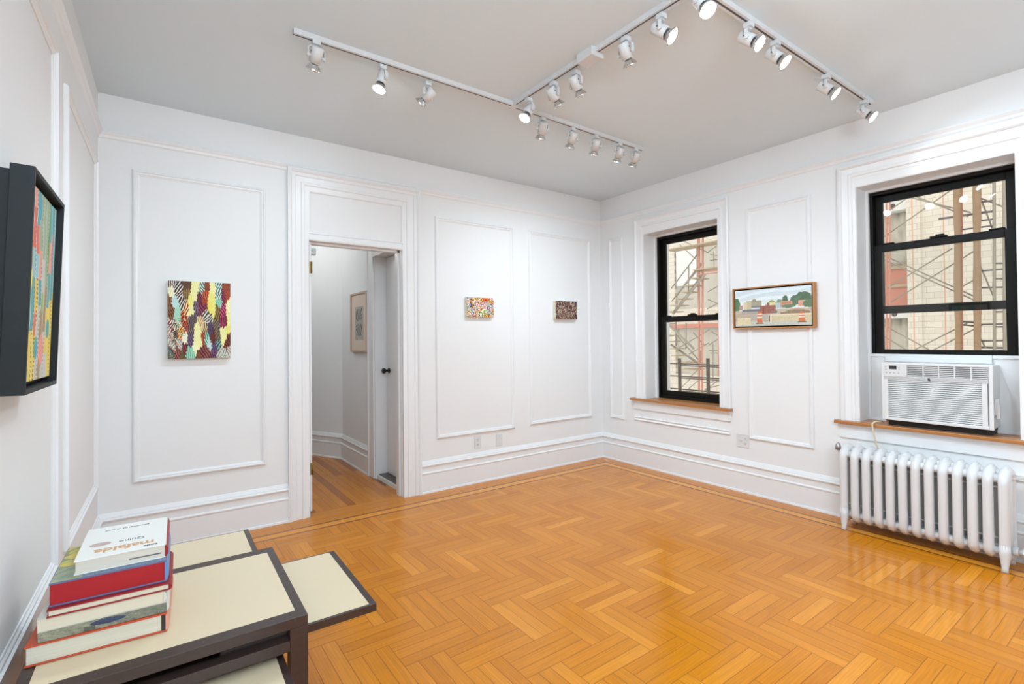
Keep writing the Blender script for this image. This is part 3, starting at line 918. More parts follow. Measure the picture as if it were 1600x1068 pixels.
def spotlight(x, y, axis, lit, label, drop=0.080):
    root = empty('spotlight', (x, y, ZR), label=label, cat='spotlight', group='spotlights on the ceiling track')
    a = Vector(axis).normalized()
    side = a.cross(Vector((0, 0, 1)))
    side = side.normalized() if side.length > 0.05 else Vector((1, 0, 0))
    piv = Vector((0, 0, -drop))
    bm = NB()
    box(bm, (-0.019, -0.019, -0.024), (0.019, 0.019, -0.0006))
    lathe(bm, [(0, 0.008), (0.012, 0.008), (0.014, 0.016), (0.019, 0.016)], (0, 0, -0.018), (0, 0, -1), 12)
    build('adapter', bm, M['white'], root, bevel=0.002)
    # yoke: flat bent strap
    bm = NB()
    fw = side.cross(Vector((0, 0, 1))).normalized()
    hw, tk, wd = 0.042, 0.0022, 0.008
    path = [(-hw, -drop - 0.012), (-hw, -0.048), (-hw + 0.010, -0.036), (hw - 0.010, -0.036), (hw, -0.048), (hw, -drop - 0.012)]
    ring = []
    for s_, z_ in path:
        ring.append((s_, z_))
    for (p, q) in zip(path[:-1], path[1:]):
        P_, Q_ = side * p[0] + Vector((0, 0, p[1])), side * q[0] + Vector((0, 0, q[1]))
        dd = (Q_ - P_).normalized(); nn = dd.cross(fw)
        c8 = []
        for base in (P_, Q_):
            for sg, tg in ((-1, -1), (1, -1), (1, 1), (-1, 1)):
                c8.append(bm.verts.new(base + fw * wd * sg + nn * tk * tg))
        for f in ((0, 1, 2, 3), (4, 5, 6, 7), (0, 1, 5, 4), (1, 2, 6, 5), (2, 3, 7, 6), (3, 0, 4, 7)):
            bm.faces.new([c8[i] for i in f])
    for sg in (-1, 1):
        lathe(bm, [(0, 0.0075), (0.018, 0.0075), (0.020, 0.005)], piv + side * sg * (hw - 0.014), side * sg, 10)
    build('yoke', bm, M['white'], root)
    if 'wire' in label or 'joint of' in label:
        bm = NB(); back = piv - a * 0.045
        u_ = (Vector((0, 0, 1)) - a * a.z).normalized()
        tube(bm, [back, back - a * 0.02 + u_ * 0.006, back - a * 0.05 + u_ * 0.012, back - a * 0.055 + u_ * 0.026, back - a * 0.03 + u_ * 0.034, back + a * 0.01 + u_ * 0.032, back + a * 0.02 + u_ * 0.029], 0.0016, 6)
        build('wire_loop', bm, M['white'], root)
    # housing: a closed can
    bm = NB()
    lathe(bm, [(-0.048, 0.0), (-0.048, 0.025), (-0.044, 0.029), (0.030, 0.029), (0.030, 0.026), (0.020, 0.024), (0.020, 0.0)], piv, a, 20, mis=[0, 0, 0, 0, 0, 0])
    # small side screws
    for sg in (-1, 1):
        lathe(bm, [(0.0, 0.0035), (0.003, 0.0035)], piv + a * (-0.02) + side * sg * 0.0275, side * sg, 8, mi=1)
    h = build('housing', bm, [M['white'], M['darkslot']], root)
    bm = NB()
    lathe(bm, [(0.016, 0.016), (0.034, 0.018), (0.050, 0.032), (0.060, 0.037), (0.064, 0.037), (0.064, 0.034), (0.062, 0.0)], piv, a, 24,
          mis=[1, 0, 0, 0, 0, 2])
    build('bulb', bm, [M['chrome'], M['steel'], M['bulb_on'] if lit else M['bulb_off']], h)
    if lit:
        l = bpy.data.lights.new('bulb_light', 'SPOT')
        l.energy = LAMP_W * (0.36 if a.y > 0.5 else 0.4 if x > -0.6 else 1.0); l.spot_size = math.radians(118); l.spot_blend = 1.0; l.shadow_soft_size = 0.034; l.color = LAMP_COL
        lo = bpy.data.objects.new('bulb_light', l); COL.objects.link(lo)
        lo.parent = root
        q = a.to_track_quat('Z', 'Y')
        lo.rotation_mode = 'QUATERNION'
        lo.rotation_quaternion = (-a).to_track_quat('Z', 'Y')
        lo.location = piv + a * 0.070
    return root
SPOTS = [
    (-3.423, -1.352, (-0.083, 0.618, -0.782), 1, 'white spotlight turned to the wall at the far left end of the ceiling track'),
    (-3.066, -1.326, (-0.322, -0.062, -0.945), 1, 'glaring white spotlight facing the camera, second from the left end of the track'),
    (-2.781, -1.306, (-0.482, 0.642, -0.596), 1, 'white spotlight seen edge-on, third from the left end of the track'),
    (-2.171, -1.490, (-0.527, 0.016, -0.85), 1, 'glaring white spotlight right beside the back corner joint of the track'),
    (-2.170, -1.730, (0.66, -0.02, -0.75), 1, 'white spotlight on the cross rail, next to the glaring one at the joint'),
    (-2.149, -1.899, (0.60, 0.02, -0.80), 1, 'white spotlight on the cross rail just behind the white feed box'),
    (-2.160, -2.274, (0.56, 0.03, -0.83), 1, 'spotlight with chrome ring on the cross rail, nearer side of the feed box'),
    (-2.160, -2.491, (0.342, -0.701, -0.626), 1, 'glowing spotlight on the cross rail turned to the right, below the cropped one'),
    (-2.180, -2.715, (-0.10, -0.45, -0.70), 1, 'spotlight glaring at the top edge of the photo where two rails meet'),
    (-1.926, -1.325, (0.17, 0.58, -0.79), 1, 'spotlight turned away, leftmost of the five on the back right rail'),
    (-1.644, -1.320, (0.10, 0.60, -0.79), 1, 'spotlight turned away, second of the five on the back right rail'),
    (-1.407, -1.318, (0.22, 0.56, -0.80), 1, 'spotlight turned away, middle of the five on the back right rail'),
    (-1.146, -1.316, (0.18, 0.58, -0.79), 1, 'spotlight turned away, fourth of the five on the back right rail'),
    (-0.956, -1.315, (0.06, 0.62, -0.78), 1, 'spotlight turned away at the right tip of the back right rail'),
    (-1.758, -2.692, (0.157, -0.725, -0.623), 1, 'glowing spotlight, first of the near right rail, left of its close neighbour'),
    (-1.502, -2.693, (0.185, -0.669, -0.72), 1, 'glowing spotlight, second on the near right rail, close beside the first'),
    (-0.923, -2.696, (0.249, -0.698, -0.671), 1, 'glowing spotlight, third on the near right rail, with a wire loop behind it'),
    (-0.375, -2.699, (0.126, -0.733, -0.668), 1, 'glowing spotlight at the right tip of the near rail by the window wall'),
]
for (x, y, ax, lit, lab) in SPOTS:
    spotlight(x, y, ax, lit, lab)

# ------------------------------------------------------------------ paintings on the walls
def vor(U, V, seeds, au, av, jag=0.0):
    best = np.full(U.shape, 1e9); idx = np.zeros(U.shape, int)
    for i, s in enumerate(seeds):
        d = ((U - s[0]) * au) ** 2 + ((V - s[1]) * av) ** 2
        m_ = d < best
        best = np.where(m_, d, best); idx = np.where(m_, i, idx)
    return idx, best

def big_painting(U, V):
    PY, Y_, BY_ = (240, 238, 178), (236, 226, 110), (246, 242, 200)
    MR_, CR, DR = (104, 32, 46), (148, 34, 78), (122, 34, 26)
    OL, OB = (112, 92, 44), (132, 96, 40)
    TE, MI, PB = (86, 158, 150), (160, 214, 184), (196, 222, 220)
    OR, PU, GR, WH = (212, 92, 30), (104, 76, 110), (112, 98, 92), (206, 202, 186)
    DK, CRM = (52, 28, 36), (232, 206, 150)
    S = [(.03, .03, MR_, WH), (.10, .04, DK, WH), (.06, .13, BY_, WH), (.13, .10, DK, WH), (.19, .17, (84, 40, 56), WH), (.23, .28, (84, 46, 62), WH), (.29, .04, OB, DK), (.29, .16, OL, OB),
         (.02, .28, DR, OB), (.06, .40, DR, OL), (.11, .28, PB, MI), (.13, .42, MI, PB), (.17, .50, MI, WH), (.45, .06, PY, Y_), (.41, .17, PY, Y_), (.35, .27, Y_, PY), (.36, .38, PY, Y_),
         (.28, .34, OR, CRM), (.23, .50, DR, OR), (.27, .58, OR, DR), (.20, .68, OR, (250, 176, 60)), (.43, .33, GR, PU), (.38, .48, GR, (80, 60, 72)), (.34, .60, (96, 74, 84), GR), (.50, .22, (110, 48, 74), MR_),
         (.52, .33, MR_, (130, 52, 76)), (.57, .30, CR, MR_), (.52, .06, TE, WH), (.62, .05, OR, DK), (.60, .18, DR, OR), (.57, .27, OR, DR), (.70, .08, PY, Y_), (.68, .20, Y_, PY), (.66, .32, Y_, (240, 220, 70)), (.71, .38, Y_, PY),
         (.80, .06, TE, WH), (.83, .17, TE, WH), (.83, .26, MI, TE), (.94, .06, OR, DK), (.94, .17, OR, DR), (.88, .20, CR, MR_), (.87, .34, CR, (190, 70, 110)), (.98, .30, PY, BY_), (.96, .46, PY, Y_), (.92, .50, CR, MR_),
         (.86, .55, (120, 30, 64), CR), (.78, .40, OL, OB), (.76, .55, OL, GR), (.60, .44, GR, WH), (.66, .48, (92, 76, 92), WH), (.52, .56, CRM, DR), (.57, .60, DR, CRM), (.66, .60, PU, (60, 44, 70)), (.47, .64, PY, Y_),
         (.45, .76, PY, Y_), (.43, .88, BY_, PY), (.50, .80, PY, Y_), (.56, .74, OR, DR), (.60, .74, TE, MI), (.65, .82, PB, WH), (.71, .74, DR, (90, 40, 30)), (.73, .86, PU, (80, 56, 96)), (.80, .70, GR, OL), (.80, .82, GR, TE),
         (.84, .92, WH, DK), (.90, .94, (200, 206, 190), DK), (.96, .62, Y_, PY), (.88, .74, PY, Y_), (.86, .64, PY, Y_), (.98, .74, DR, (90, 40, 30)), (.93, .82, DR, (100, 50, 34)), (.97, .94, WH, MR_), (.25, .86, DR, MR_),
         (.34, .78, PU, (84, 60, 92)), (.32, .90, MI, (70, 150, 110)), (.38, .95, MI, TE), (.26, .74, BY_, PB), (.11, .72, (120, 110, 80), DK), (.08, .82, WH, DK), (.04, .60, CR, WH), (.10, .58, OL, WH), (.05, .72, WH, MR_),
         (.05, .92, (120, 150, 130), DK), (.15, .92, CR, OB), (.18, .82, WH, PU), (.53, .90, MR_, (130, 60, 60)), (.62, .92, CR, OL), (.47, .97, OB, DR), (.70, .97, MR_, PU), (.22, .96, (150, 120, 60), DK)]
    j = 0.006 * np.sign(np.sin(V * 130 + 3 * np.sin(U * 9))) + 0.008 * np.sin(V * 23 + 4 * np.sin(U * 7)) + 0.006 * np.sin(U * 60)
    idx, _ = vor(U + j * 0.8, V + 0.015 * np.sin(U * 140), S, 1.9, 1.0)
    A = np.array([s[2] for s in S], float)[idx]; B = np.array([s[3] for s in S], float)[idx]
    ang = np.sin(idx * 12.9898) * 0.9
    ph = (U * np.cos(ang) + V * np.sin(ang) * 0.7) * 215 + 1.7 * np.sin(V * 17 + idx) + 0.9 * np.sin(V * 52 + U * 20)
    st = np.sin(ph)
    light = A.mean(-1) > 180
    t = np.clip((st - np.where(light, 0.6, 0.28)) * 3, 0, 1)[..., None]
    B = np.where(light[..., None], B, B * 1.15 + 12)
    out = A * (1 - t) + B * t
    dark = np.clip((-st - np.where(light, 1.1, 0.45)) * 3, 0, 1)[..., None]
    out = out * (1 - 0.62 * dark)
    # dotted lower left
    q = (U < 0.2 - 0.1 * np.sin(V * 8)) & (V > 0.48)
    dots = (np.sin(U * 130 + 4 * np.sin(V * 40)) * np.sin(V * 110 + 3 * np.sin(U * 50)) > 0.35)
    pal = np.array([(40, 28, 34), (236, 230, 214), (150, 40, 70), (90, 130, 120), (200, 150, 70)], float)
    k = (np.floor(U * 41) * 7 + np.floor(V * 36) * 3).astype(int) % 5
    out = np.where((q & dots)[..., None], pal[k], out)
    return out

def rings_painting(U, V):
    r = np.random.default_rng(5)
    n = 62
    seeds = np.stack([r.random(n), r.random(n)], 1)
    pal = [[(246, 236, 214), (206, 44, 30), (250, 244, 230), (70, 20, 26), (236, 150, 50)],
           [(250, 248, 240), (30, 34, 50), (236, 232, 220), (70, 116, 166), (40, 40, 50)],
           [(244, 196, 50), (120, 66, 26), (250, 232, 130), (50, 32, 26), (232, 110, 40)],
           [(206, 30, 36), (250, 240, 226), (50, 24, 30), (246, 220, 200), (176, 34, 44)],
           [(110, 166, 146), (246, 246, 232), (44, 54, 50), (226, 216, 96), (250, 250, 245)],
           [(232, 104, 46), (250, 240, 225), (176, 34, 26), (252, 222, 146), (36, 28, 28)],
           [(252, 250, 244), (140, 104, 166), (34, 34, 52), (240, 236, 228), (222, 96, 84)]]
    best = np.full(U.shape, 1e9); idx = np.zeros(U.shape, int)
    for i in range(n):
        rad = 0.085 + 0.05 * ((i * 37) % 11) / 11
        d = np.hypot((U - seeds[i, 0]) * 1.5, V - seeds[i, 1]) / rad
        mm = d < best
        best = np.where(mm, d, best); idx = np.where(mm, i, idx)
    P_ = np.array(pal, float)[idx % 7]
    b = np.clip((best * 3.6).astype(int), 0, 4)
    return np.take_along_axis(P_, b[..., None, None].repeat(3, -1), axis=2)[..., 0, :]

def speckle_painting(U, V):
    r = np.random.default_rng(9)
    n = 900
    sx, sy = r.random(n), r.random(n)
    best = np.full(U.shape, 1e9); idx = np.zeros(U.shape, int)
    for i in range(n):
        d = ((U - sx[i]) * 1.4) ** 2 + (V - sy[i]) ** 2
        mm = d < best
        best = np.where(mm, d, best); idx = np.where(mm, i, idx)
    pal = np.array([(92, 62, 58), (226, 196, 160), (58, 44, 46), (206, 160, 120), (140, 92, 78), (240, 226, 204), (120, 110, 128), (70, 50, 44), (176, 120, 92)], float)
    out = pal[idx % 9]
    return np.where((best > 0.00042)[..., None], np.array((64, 48, 48.)), out)

def landscape(U, V):
    nz = np.sin(U * 37 + 3 * np.sin(V * 23)) * np.sin(V * 51 + 2 * np.sin(U * 29))
    nf = np.random.default_rng(3).normal(0, 1, U.shape)
    sky = np.stack([206 + 40 * V, 224 + 18 * V, 236 - 10 * V], -1) + 16 * (np.sin(U * 9 + V * 34 + 2 * np.sin(U * 5)) > 0.2)[..., None]
    out = sky.copy()
    def put(mask, c, amp=6):
        nonlocal out
        cc = np.array(c, float) + nf[..., None] * amp
        out = np.where(mask[..., None], cc, out)
    def rect(u0, v0, u1, v1, c, amp=6): put((U > u0) & (U < u1) & (V > v0) & (V < v1), c, amp)
    def blob(u, v, ru, rv, c, amp=14): put(((U - u) / ru) ** 2 + ((V - v) / rv) ** 2 + 0.25 * nz < 1, c, amp)
    blob(.90, .33, .11, .17, (70, 100, 72)); blob(.80, .36, .06, .12, (76, 108, 84)); blob(.68, .34, .035, .12, (66, 100, 74)); blob(.61, .38, .04, .07, (110, 146, 112)); blob(.51, .40, .06, .08, (140, 156, 96))
    blob(0.01, .40, .06, .20, (72, 116, 78))
    rect(.22, .30, .37, .56, (164, 154, 132)); rect(.16, .30, .23, .56, (206, 190, 150)); rect(.12, .34, .17, .56, (222, 206, 170)); rect(.06, .42, .11, .55, (184, 140, 128))
    blob(.27, .30, .03, .05, (150, 140, 120)); rect(.42, .42, .56, .56, (204, 164, 140)); rect(.46, .36, .56, .47, (222, 212, 160))
    rect(.56, .40, .66, .55, (176, 196, 200)); rect(.62, .36, .77, .52, (212, 146, 116)); rect(.64, .40, .76, .43, (176, 120, 100)); rect(.84, .36, .93, .52, (216, 152, 128)); rect(.92, .36, .95, .52, (222, 210, 180))
    rect(.23, .46, .36, .58, (218, 220, 224)); put((V > .44 + .1 * (U - .23)) & (U > .23) & (U < .36) & (V < .50), (116, 120, 140))
    blob(.72, .50, .08, .05, (96, 122, 92)); blob(.97, .46, .07, .10, (86, 116, 84))
    rect(0, .56, 1, 1.01, (196, 182, 160), 8)
    rect(.10, .54, .36, .62, (104, 110, 128)); rect(.09, .60, .50, .66, (170, 160, 152))
    rect(.35, .45, .56, .67, (146, 84, 70), 8); rect(.40, .50, .41, .67, (96, 60, 56)); rect(.45, .38, .48, .46, (128, 76, 66)); rect(.50, .60, .58, .66, (120, 106, 100))
    put(V > .86 - .30 * np.exp(-((U - .80) / .17) ** 2) - .10 * np.exp(-((U - .98) / .10) ** 2) - .02 * nz, (186, 156, 124), 9)
    put((V > .60 + .25 * np.abs(U - .82) + .02 * nz) & (V < .80) & (U > .62) & (U < .98), (142, 116, 94), 12)
    put((V > .66 + .012 * nz) & (V < .86) & (U < .24), (188, 166, 140), 9)
    rect(.20, .68, .46, .84, (180, 168, 156), 10)
    rect(0, .86, 1, 1.01, (186, 190, 180), 5); put((V > .90 + .05 * (U - .5)), (196, 198, 188), 5)
    rect(.03, .78, .22, .965, (224, 208, 164)); rect(.03, .77, .22, .80, (236, 224, 186)); rect(.12, .78, .13, .84, (180, 160, 120))
    rect(.48, .72, 1, .90, (212, 196, 156)); rect(.48, .70, 1, .735, (230, 216, 180)); rect(.48, .72, .50, .92, (236, 224, 190)); rect(.47, .72, .482, .90, (110, 92, 84))
    for u0, v0, h in ((.345, .60, .34), (.885, .66, .27)):
        v_ = (V - v0) / h
        wdt = .028 + .012 * np.clip(v_, 0, 1)
        k = (np.abs(U - u0) < wdt) & (v_ > 0) & (v_ < 1)
        put(k, (212, 108, 62), 6)
        put(k & (((v_ > .18) & (v_ < .30)) | ((v_ > .42) & (v_ < .55))), (244, 226, 206), 3)
        put((np.abs(U - u0) < wdt * 1.35) & (v_ > .93) & (v_ < 1.02), (110, 90, 80), 3)
    mott = np.sin(U * 90 + 4 * np.sin(V * 40)) * np.sin(V * 70 + 3 * np.sin(U * 55))
    return out * 0.82 + np.array((198, 192, 176.)) * 0.18 + 7 * mott[..., None]

def collage(U, V):
    TE, TA, GY, CO, LB, SG, YE, PE, MI = (98, 172, 176), (172, 148, 110), (204, 204, 194), (228, 112, 94), (150, 202, 208), (160, 182, 150), (238, 210, 80), (234, 168, 148), (176, 202, 190)
    bands = [[(.28, GY), (.44, TA), (.80, TE), (1.1, MI)], [(.22, GY), (.44, TA), (.76, TE), (1.1, MI)], [(.10, PE), (.31, CO), (.46, LB), (.74, TE), (1.1, YE)],
             [(.18, TE), (.33, CO), (.46, LB), (.62, YE), (1.1, YE)], [(.30, SG), (.46, PE), (.60, TE), (1.1, GY)], [(.34, SG), (.62, GY), (.86, TA), (1.1, TA)],
             [(.48, SG), (.74, TA), (1.1, GY)], [(.22, TE), (.40, PE), (.60, TE), (.86, YE), (1.1, GY)], [(.55, TE), (1.1, YE)], [(.5, LB), (1.1, YE)]]
    x = U + 0.014 * np.sin(V * 9) + 0.010 * np.sin(V * 23 + U * 8)
    k = np.clip((x * 9.4).astype(int), 0, 9)
    out = np.zeros(U.shape + (3,))
    for i, bs in enumerate(bands):
        lo = -1.0
        for hi, c in bs:
            out[(k == i) & (V >= lo) & (V < hi)] = c
            lo = hi
    fr = x * 9.4 - np.floor(x * 9.4)
    out = np.where((fr < 0.12)[..., None], np.array((226, 222, 210.)), out)
    tick = (np.sin(V * 260) > 0)
    out = np.where(((fr > 0.82) & tick & (k % 2 == 0))[..., None], np.array((120, 118, 108.)), out)
    out = np.where(((k == 3) & (fr > .55) & tick & (V > .46))[..., None], np.array((150, 126, 60.)), out)
    for u, v, ru, rv, c in ((.40, .08, .06, .07, (84, 168, 186)), (.12, .29, .06, .05, (142, 196, 80)), (.15, .48, .09, .075, (246, 220, 70)), (.76, .20, .022, .22, (84, 166, 76)),
                            (.88, .28, .03, .12, (226, 140, 134)), (.62, .84, .09, .085, (238, 156, 140)), (.44, .83, .06, .06, (90, 172, 178)), (.84, .72, .06, .055, (86, 172, 178)), (.60, .58, .04, .06, (150, 188, 112)), (.37, .70, .04, .07, (230, 124, 104))):
        d = ((U - u) / ru) ** 2 + ((V - v) / rv) ** 2
        out = np.where((d < 1)[..., None], np.array(c, float), out)
    return out

def hall_print(U, V):
    out = np.full(U.shape + (3,), (226, 206, 186.))
    q = (U > .24) & (U < .78) & (V > .22) & (V < .82)
    r = np.random.default_rng(2).normal(0, 6, U.shape)
    out = np.where(q[..., None], np.array((176, 168, 158.)) + r[..., None], out)
    dx, dy = U - .5, V - .5
    rad = np.hypot(dx, dy * 0.9); th = np.arctan2(dy * 0.9, dx)
    st = (np.sin(th * 16 + 3 * np.sin(V * 16)) > 0.25) & (rad > .05) & (np.abs(dx) < .20) & (np.abs(dy) < .24) & (np.abs(dy) > .03)
    return np.where((q & st)[..., None], np.array((56, 56, 62.)), out)

# large unframed canvas, back wall left
def canvas(name, mp, s0, s1, z0, z1, depth, label, func, nx, ny, flip=False):
    c = mp((s0 + s1) / 2, (z0 + z1) / 2, 0.0)
    root = empty(name, c, label=label, cat='painting')
    bm = NB(); mbox(bm, mp, s0, s1, z0, z1, 0.002, depth)
    for v in bm.verts: v.co -= Vector(c)
    build('stretched_canvas', bm, M['canvas'], root, bevel=0.002)
    e = 0.0006
    a, b = (s1, s0) if flip else (s0, s1)
    p0 = Vector(mp(a, z1, depth + e)) - Vector(c); p1 = Vector(mp(b, z1, depth + e)) - Vector(c); p2 = Vector(mp(a, z0, depth + e)) - Vector(c)
    painting('painted_face', root, p0, p1 - p0, p2 - p0, nx, ny, func, M['paint'])
    return root
canvas('painting', MB, -4.015, -3.660, 1.213, 1.722, 0.045, 'unframed abstract painting in yellow, maroon and orange left of the doorway', big_painting, 190, 240)
canvas('painting', MB, -1.772, -1.482, 1.530, 1.708, 0.040, 'small bright painting of red, yellow and white rings right of the doorway', rings_painting, 150, 96)
canvas('painting', MB, -0.716, -0.420, 1.528, 1.714, 0.045, 'small brown speckled painting nearest the back corner', speckle_painting, 150, 96)

# framed landscape on the window wall
root = empty('framed_painting', (0, -1.95, 1.56), label='oak framed landscape with orange traffic drums between the two windows', cat='painting')
fy0, fy1, fz0, fz1, fd = -2.243, -1.592, 1.389, 1.732, 0.052
bm = NB()
t = 0.010
for (a, b, c, d) in ((fy0, fy0 + t, fz0, fz1), (fy1 - t, fy1, fz0, fz1), (fy0 + t, fy1 - t, fz0, fz0 + t), (fy0 + t, fy1 - t, fz1 - t, fz1)):
    mbox(bm, MR, a, b, c, d, 0.002, fd)
for v in bm.verts: v.co -= root.location
build('frame', bm, M['oakframe'], root, bevel=0.0015)
bm = NB(); mbox(bm, MR, fy0 + t, fy1 - t, fz0 + t, fz1 - t, 0.002, 0.030)
for v in bm.verts: v.co -= root.location
build('backing', bm, M['black'], root)
g = 0.021
p0 = Vector(MR(fy1 - g, fz1 - g, 0.044)) - root.location
bm = NB(); mbox(bm, MR, fy0 + g, fy1 - g, fz0 + g, fz1 - g, 0.030, 0.0435)
for v in bm.verts: v.co -= root.location
build('stretched_canvas', bm, M['canvas'], root)
painting('painted_face', root, p0, (0, fy0 - fy1 + 2 * g, 0), (0, 0, fz0 - fz1 + 2 * g), 240, 110, landscape, M['paint'])

# deep framed collage on the left wall, tilted forward at the top
root = empty('framed_collage', ML(-2.126, 1.20, 0.0), label='striped collage of ovals in a deep charcoal box frame on the left wall', cat='painting')
root.rotation_euler = (0, 0, -math.atan(LA))
lean = math.atan(0.018 / 0.545)
Ly = Matrix.Rotation(lean, 4, 'Y')
OFF = Vector((0.035, 0, 0))
hy, hz, dp = 0.203, 0.545, 0.044
def lb(bm, lo, hi, mi=0):
    vs = box(bm, lo, hi, mi)
    for v in vs: v.co = (Ly @ v.co) + OFF
bm = NB(); t = 0.012
lb(bm, (0, -hy, 0), (dp, -hy + t, hz)); lb(bm, (0, hy - t, 0), (dp, hy, hz))
lb(bm, (0, -hy + t, 0), (dp, hy - t, t)); lb(bm, (0, -hy + t, hz - t), (dp, hy - t, hz))
build('frame', bm, M['frameblack'], root, bevel=0.001)
bm = NB(); lb(bm, (0.002, -hy + t, t), (0.010, hy - t, hz - t)); build('backing', bm, M['frameblack'], root)
bm = NB(); lb(bm, (-0.032, -hy + 0.012, 0.03), (-0.0005, hy - 0.02, hz - 0.012)); build('cradle', bm, M['frameblack'], root)
# the collage edge is uneven, so the sheet is a little smaller than the frame
c0 = (Ly @ Vector((0.030, -hy + 0.020, hz - 0.026))) + OFF
ez = Ly.to_3x3() @ Vector((0, 0, -(hz - 0.052)))
painting('collage_sheet', root, c0, (0, 2 * hy - 0.046, 0), ez, 150, 200, collage, M['paint'])
bm = NB(); lb(bm, (0.010, -hy + 0.024, 0.030), (0.029, hy - 0.030, hz - 0.030)); build('panel', bm, M['canvas'], root)

# framed print in the hall
root = empty('framed_print', (-2.36, 1.10, 1.21), label='pale framed black and grey print on the hall wall through the doorway', cat='print')
fy0, fy1, fz0, fz1, fd = 0.845, 1.335, 1.205, 1.812, 0.035
bm = NB(); t = 0.018
for (a, b, c, d) in ((fy0, fy0 + t, fz0, fz1), (fy1 - t, fy1, fz0, fz1), (fy0 + t, fy1 - t, fz0, fz0 + t), (fy0 + t, fy1 - t, fz1 - t, fz1)):
    mbox(bm, MH, a, b, c, d, 0.002, fd)
for v in bm.verts: v.co -= root.location
build('frame', bm, mat('pale_birch', rgb(196, 174, 154), 0.5, vary=0.1), root, bevel=0.001)
bm = NB(); mbox(bm, MH, fy0 + t, fy1 - t, fz0 + t, fz1 - t, 0.002, 0.0215)
for v in bm.verts: v.co -= root.location
build('backing', bm, M['canvas'], root)
p0 = Vector(MH(fy1 - t, fz1 - t, 0.022)) - root.location
painting('print_sheet', root, p0, (0, fy0 - fy1 + 2 * t, 0), (0, 0, fz0 - fz1 + 2 * t), 120, 150, hall_print, M['print'])

# ------------------------------------------------------------------ outlets
def outlet(mp, s, z, w_, h_, label, kind, cat='outlet'):
    c = mp(s, z, 0)
    root = empty('wall_plate', c, label=label, cat=cat)
    def fin(name, bm, mt_, bev=0.0):
        for v in bm.verts: v.co -= Vector(c)
        return build(name, bm, mt_, root, bevel=bev)
    bm = NB(); mbox(bm, mp, s - w_ / 2, s + w_ / 2, z - h_ / 2, z + h_ / 2, 0.0, 0.006); fin('cover_plate', bm, M['plastic'], 0.002)
    if kind == 'blank':
        bm = NB()
        for dz in (-0.035, 0.035): mbox(bm, mp, s - 0.003, s + 0.003, z + dz - 0.003, z + dz + 0.003, 0.006, 0.0075)
        fin('screw', bm, M['greyplastic'])
        return
    cols = [0] if kind == 'duplex' else [-0.024, 0.024]
    for ci, cx_ in enumerate(cols):
        sockets = (-0.021, 0.021)
        if kind == 'double' and ci == 1: sockets = (0.0,)
        for dz in sockets:
            r_ = 0.0155 if len(sockets) == 2 else 0.0165
            bm = NB()
            A = [bm.verts.new(mp(s + cx_ + r_ * math.cos(a), z + dz + r_ * 0.9 * math.sin(a), 0.006)) for a in np.linspace(0, 2 * PI, 17)[:-1]]
            B = [bm.verts.new(mp(s + cx_ + r_ * 0.95 * math.cos(a), z + dz + r_ * 0.85 * math.sin(a), 0.009)) for a in np.linspace(0, 2 * PI, 17)[:-1]]
            for i in range(16): bm.faces.new((A[i], A[(i + 1) % 16], B[(i + 1) % 16], B[i]))
            bm.faces.new(B)
            for ddx, hh in ((-0.006, 0.008), (0.006, 0.0065)):
                mbox(bm, mp, s + cx_ + ddx - 0.0012, s + cx_ + ddx + 0.0012, z + dz + 0.002 - hh / 2, z + dz + 0.002 + hh / 2, 0.0088, 0.0094, 1)
            mbox(bm, mp, s + cx_ - 0.0022, s + cx_ + 0.0022, z + dz - 0.0105, z + dz - 0.006, 0.0088, 0.0094, 1)
            fin('socket', bm, [M['plastic'], M['hole']])
outlet(MB, -1.648, 0.372, 0.072, 0.115, 'white duplex outlet on the back wall, left of the blank plate', 'duplex')
outlet(MB, -1.406, 0.360, 0.072, 0.115, 'blank white wall plate on the back wall, right of the duplex outlet', 'blank', 'wall plate')
outlet(MR, -1.640, 0.435, 0.112, 0.115, 'white double outlet plate low on the window wall under the landscape painting', 'double')

# ------------------------------------------------------------------ radiator
rad = empty('radiator', (-0.17, -2.89, 0), label='white cast iron column radiator under the right window', cat='radiator')
R0 = Vector(rad.location)
def rb(name, bm, mt_, **k):
    for v in bm.verts: v.co -= R0
    return build(name, bm, mt_, rad, **k)
NS = 13
ys = [-2.497 - 0.0662 * k for k in range(NS)]
xf, xm, xb = -0.250, -0.170, -0.090
for k, y in enumerate(ys):
    bm = NB()
    # outer loop: front column up, over the crown, down the rear column, back along the foot
    pts, rad_ = [], []
    zb, zt = 0.118, 0.485
    for i in range(9):
        pts.append((xf, y, zb + (zt - zb) * i / 8)); rad_.append(0.0245)
    for i in range(1, 12):
        a = PI - PI * i / 12
        pts.append((xm + 0.080 * math.cos(a), y, zt + 0.055 * math.sin(a))); rad_.append(0.0245 + 0.004 * math.sin(a))
    for i in range(9):
        pts.append((xb, y, zt - (zt - zb) * i / 8)); rad_.append(0.0245)
    for i in range(1, 12):
        a = -PI * i / 12
        pts.append((xm + 0.080 * math.cos(a), y, zb + 0.045 * math.sin(a))); rad_.append(0.0245)
    tube(bm, pts, rad_, 14, closed=True)
    tube(bm, [(xm, y, 0.09), (xm, y, 0.2), (xm, y, 0.4), (xm, y, 0.53)], 0.022, 12)
    # pointed crest on the crown
    tube(bm, [(xm - 0.055, y, 0.538), (xm - 0.02, y, 0.556), (xm + 0.02, y, 0.556), (xm + 0.055, y, 0.538)], [0.014, 0.018, 0.018, 0.014], 10)
    rb('section', bm, M['radiator'])
bm = NB()
for (x, z, r) in ((xm, 0.515, 0.036), (xm, 0.098, 0.032)):
    tube(bm, [(x, ys[0] + 0.012, z), (x, ys[-1] - 0.012, z)], r, 14)
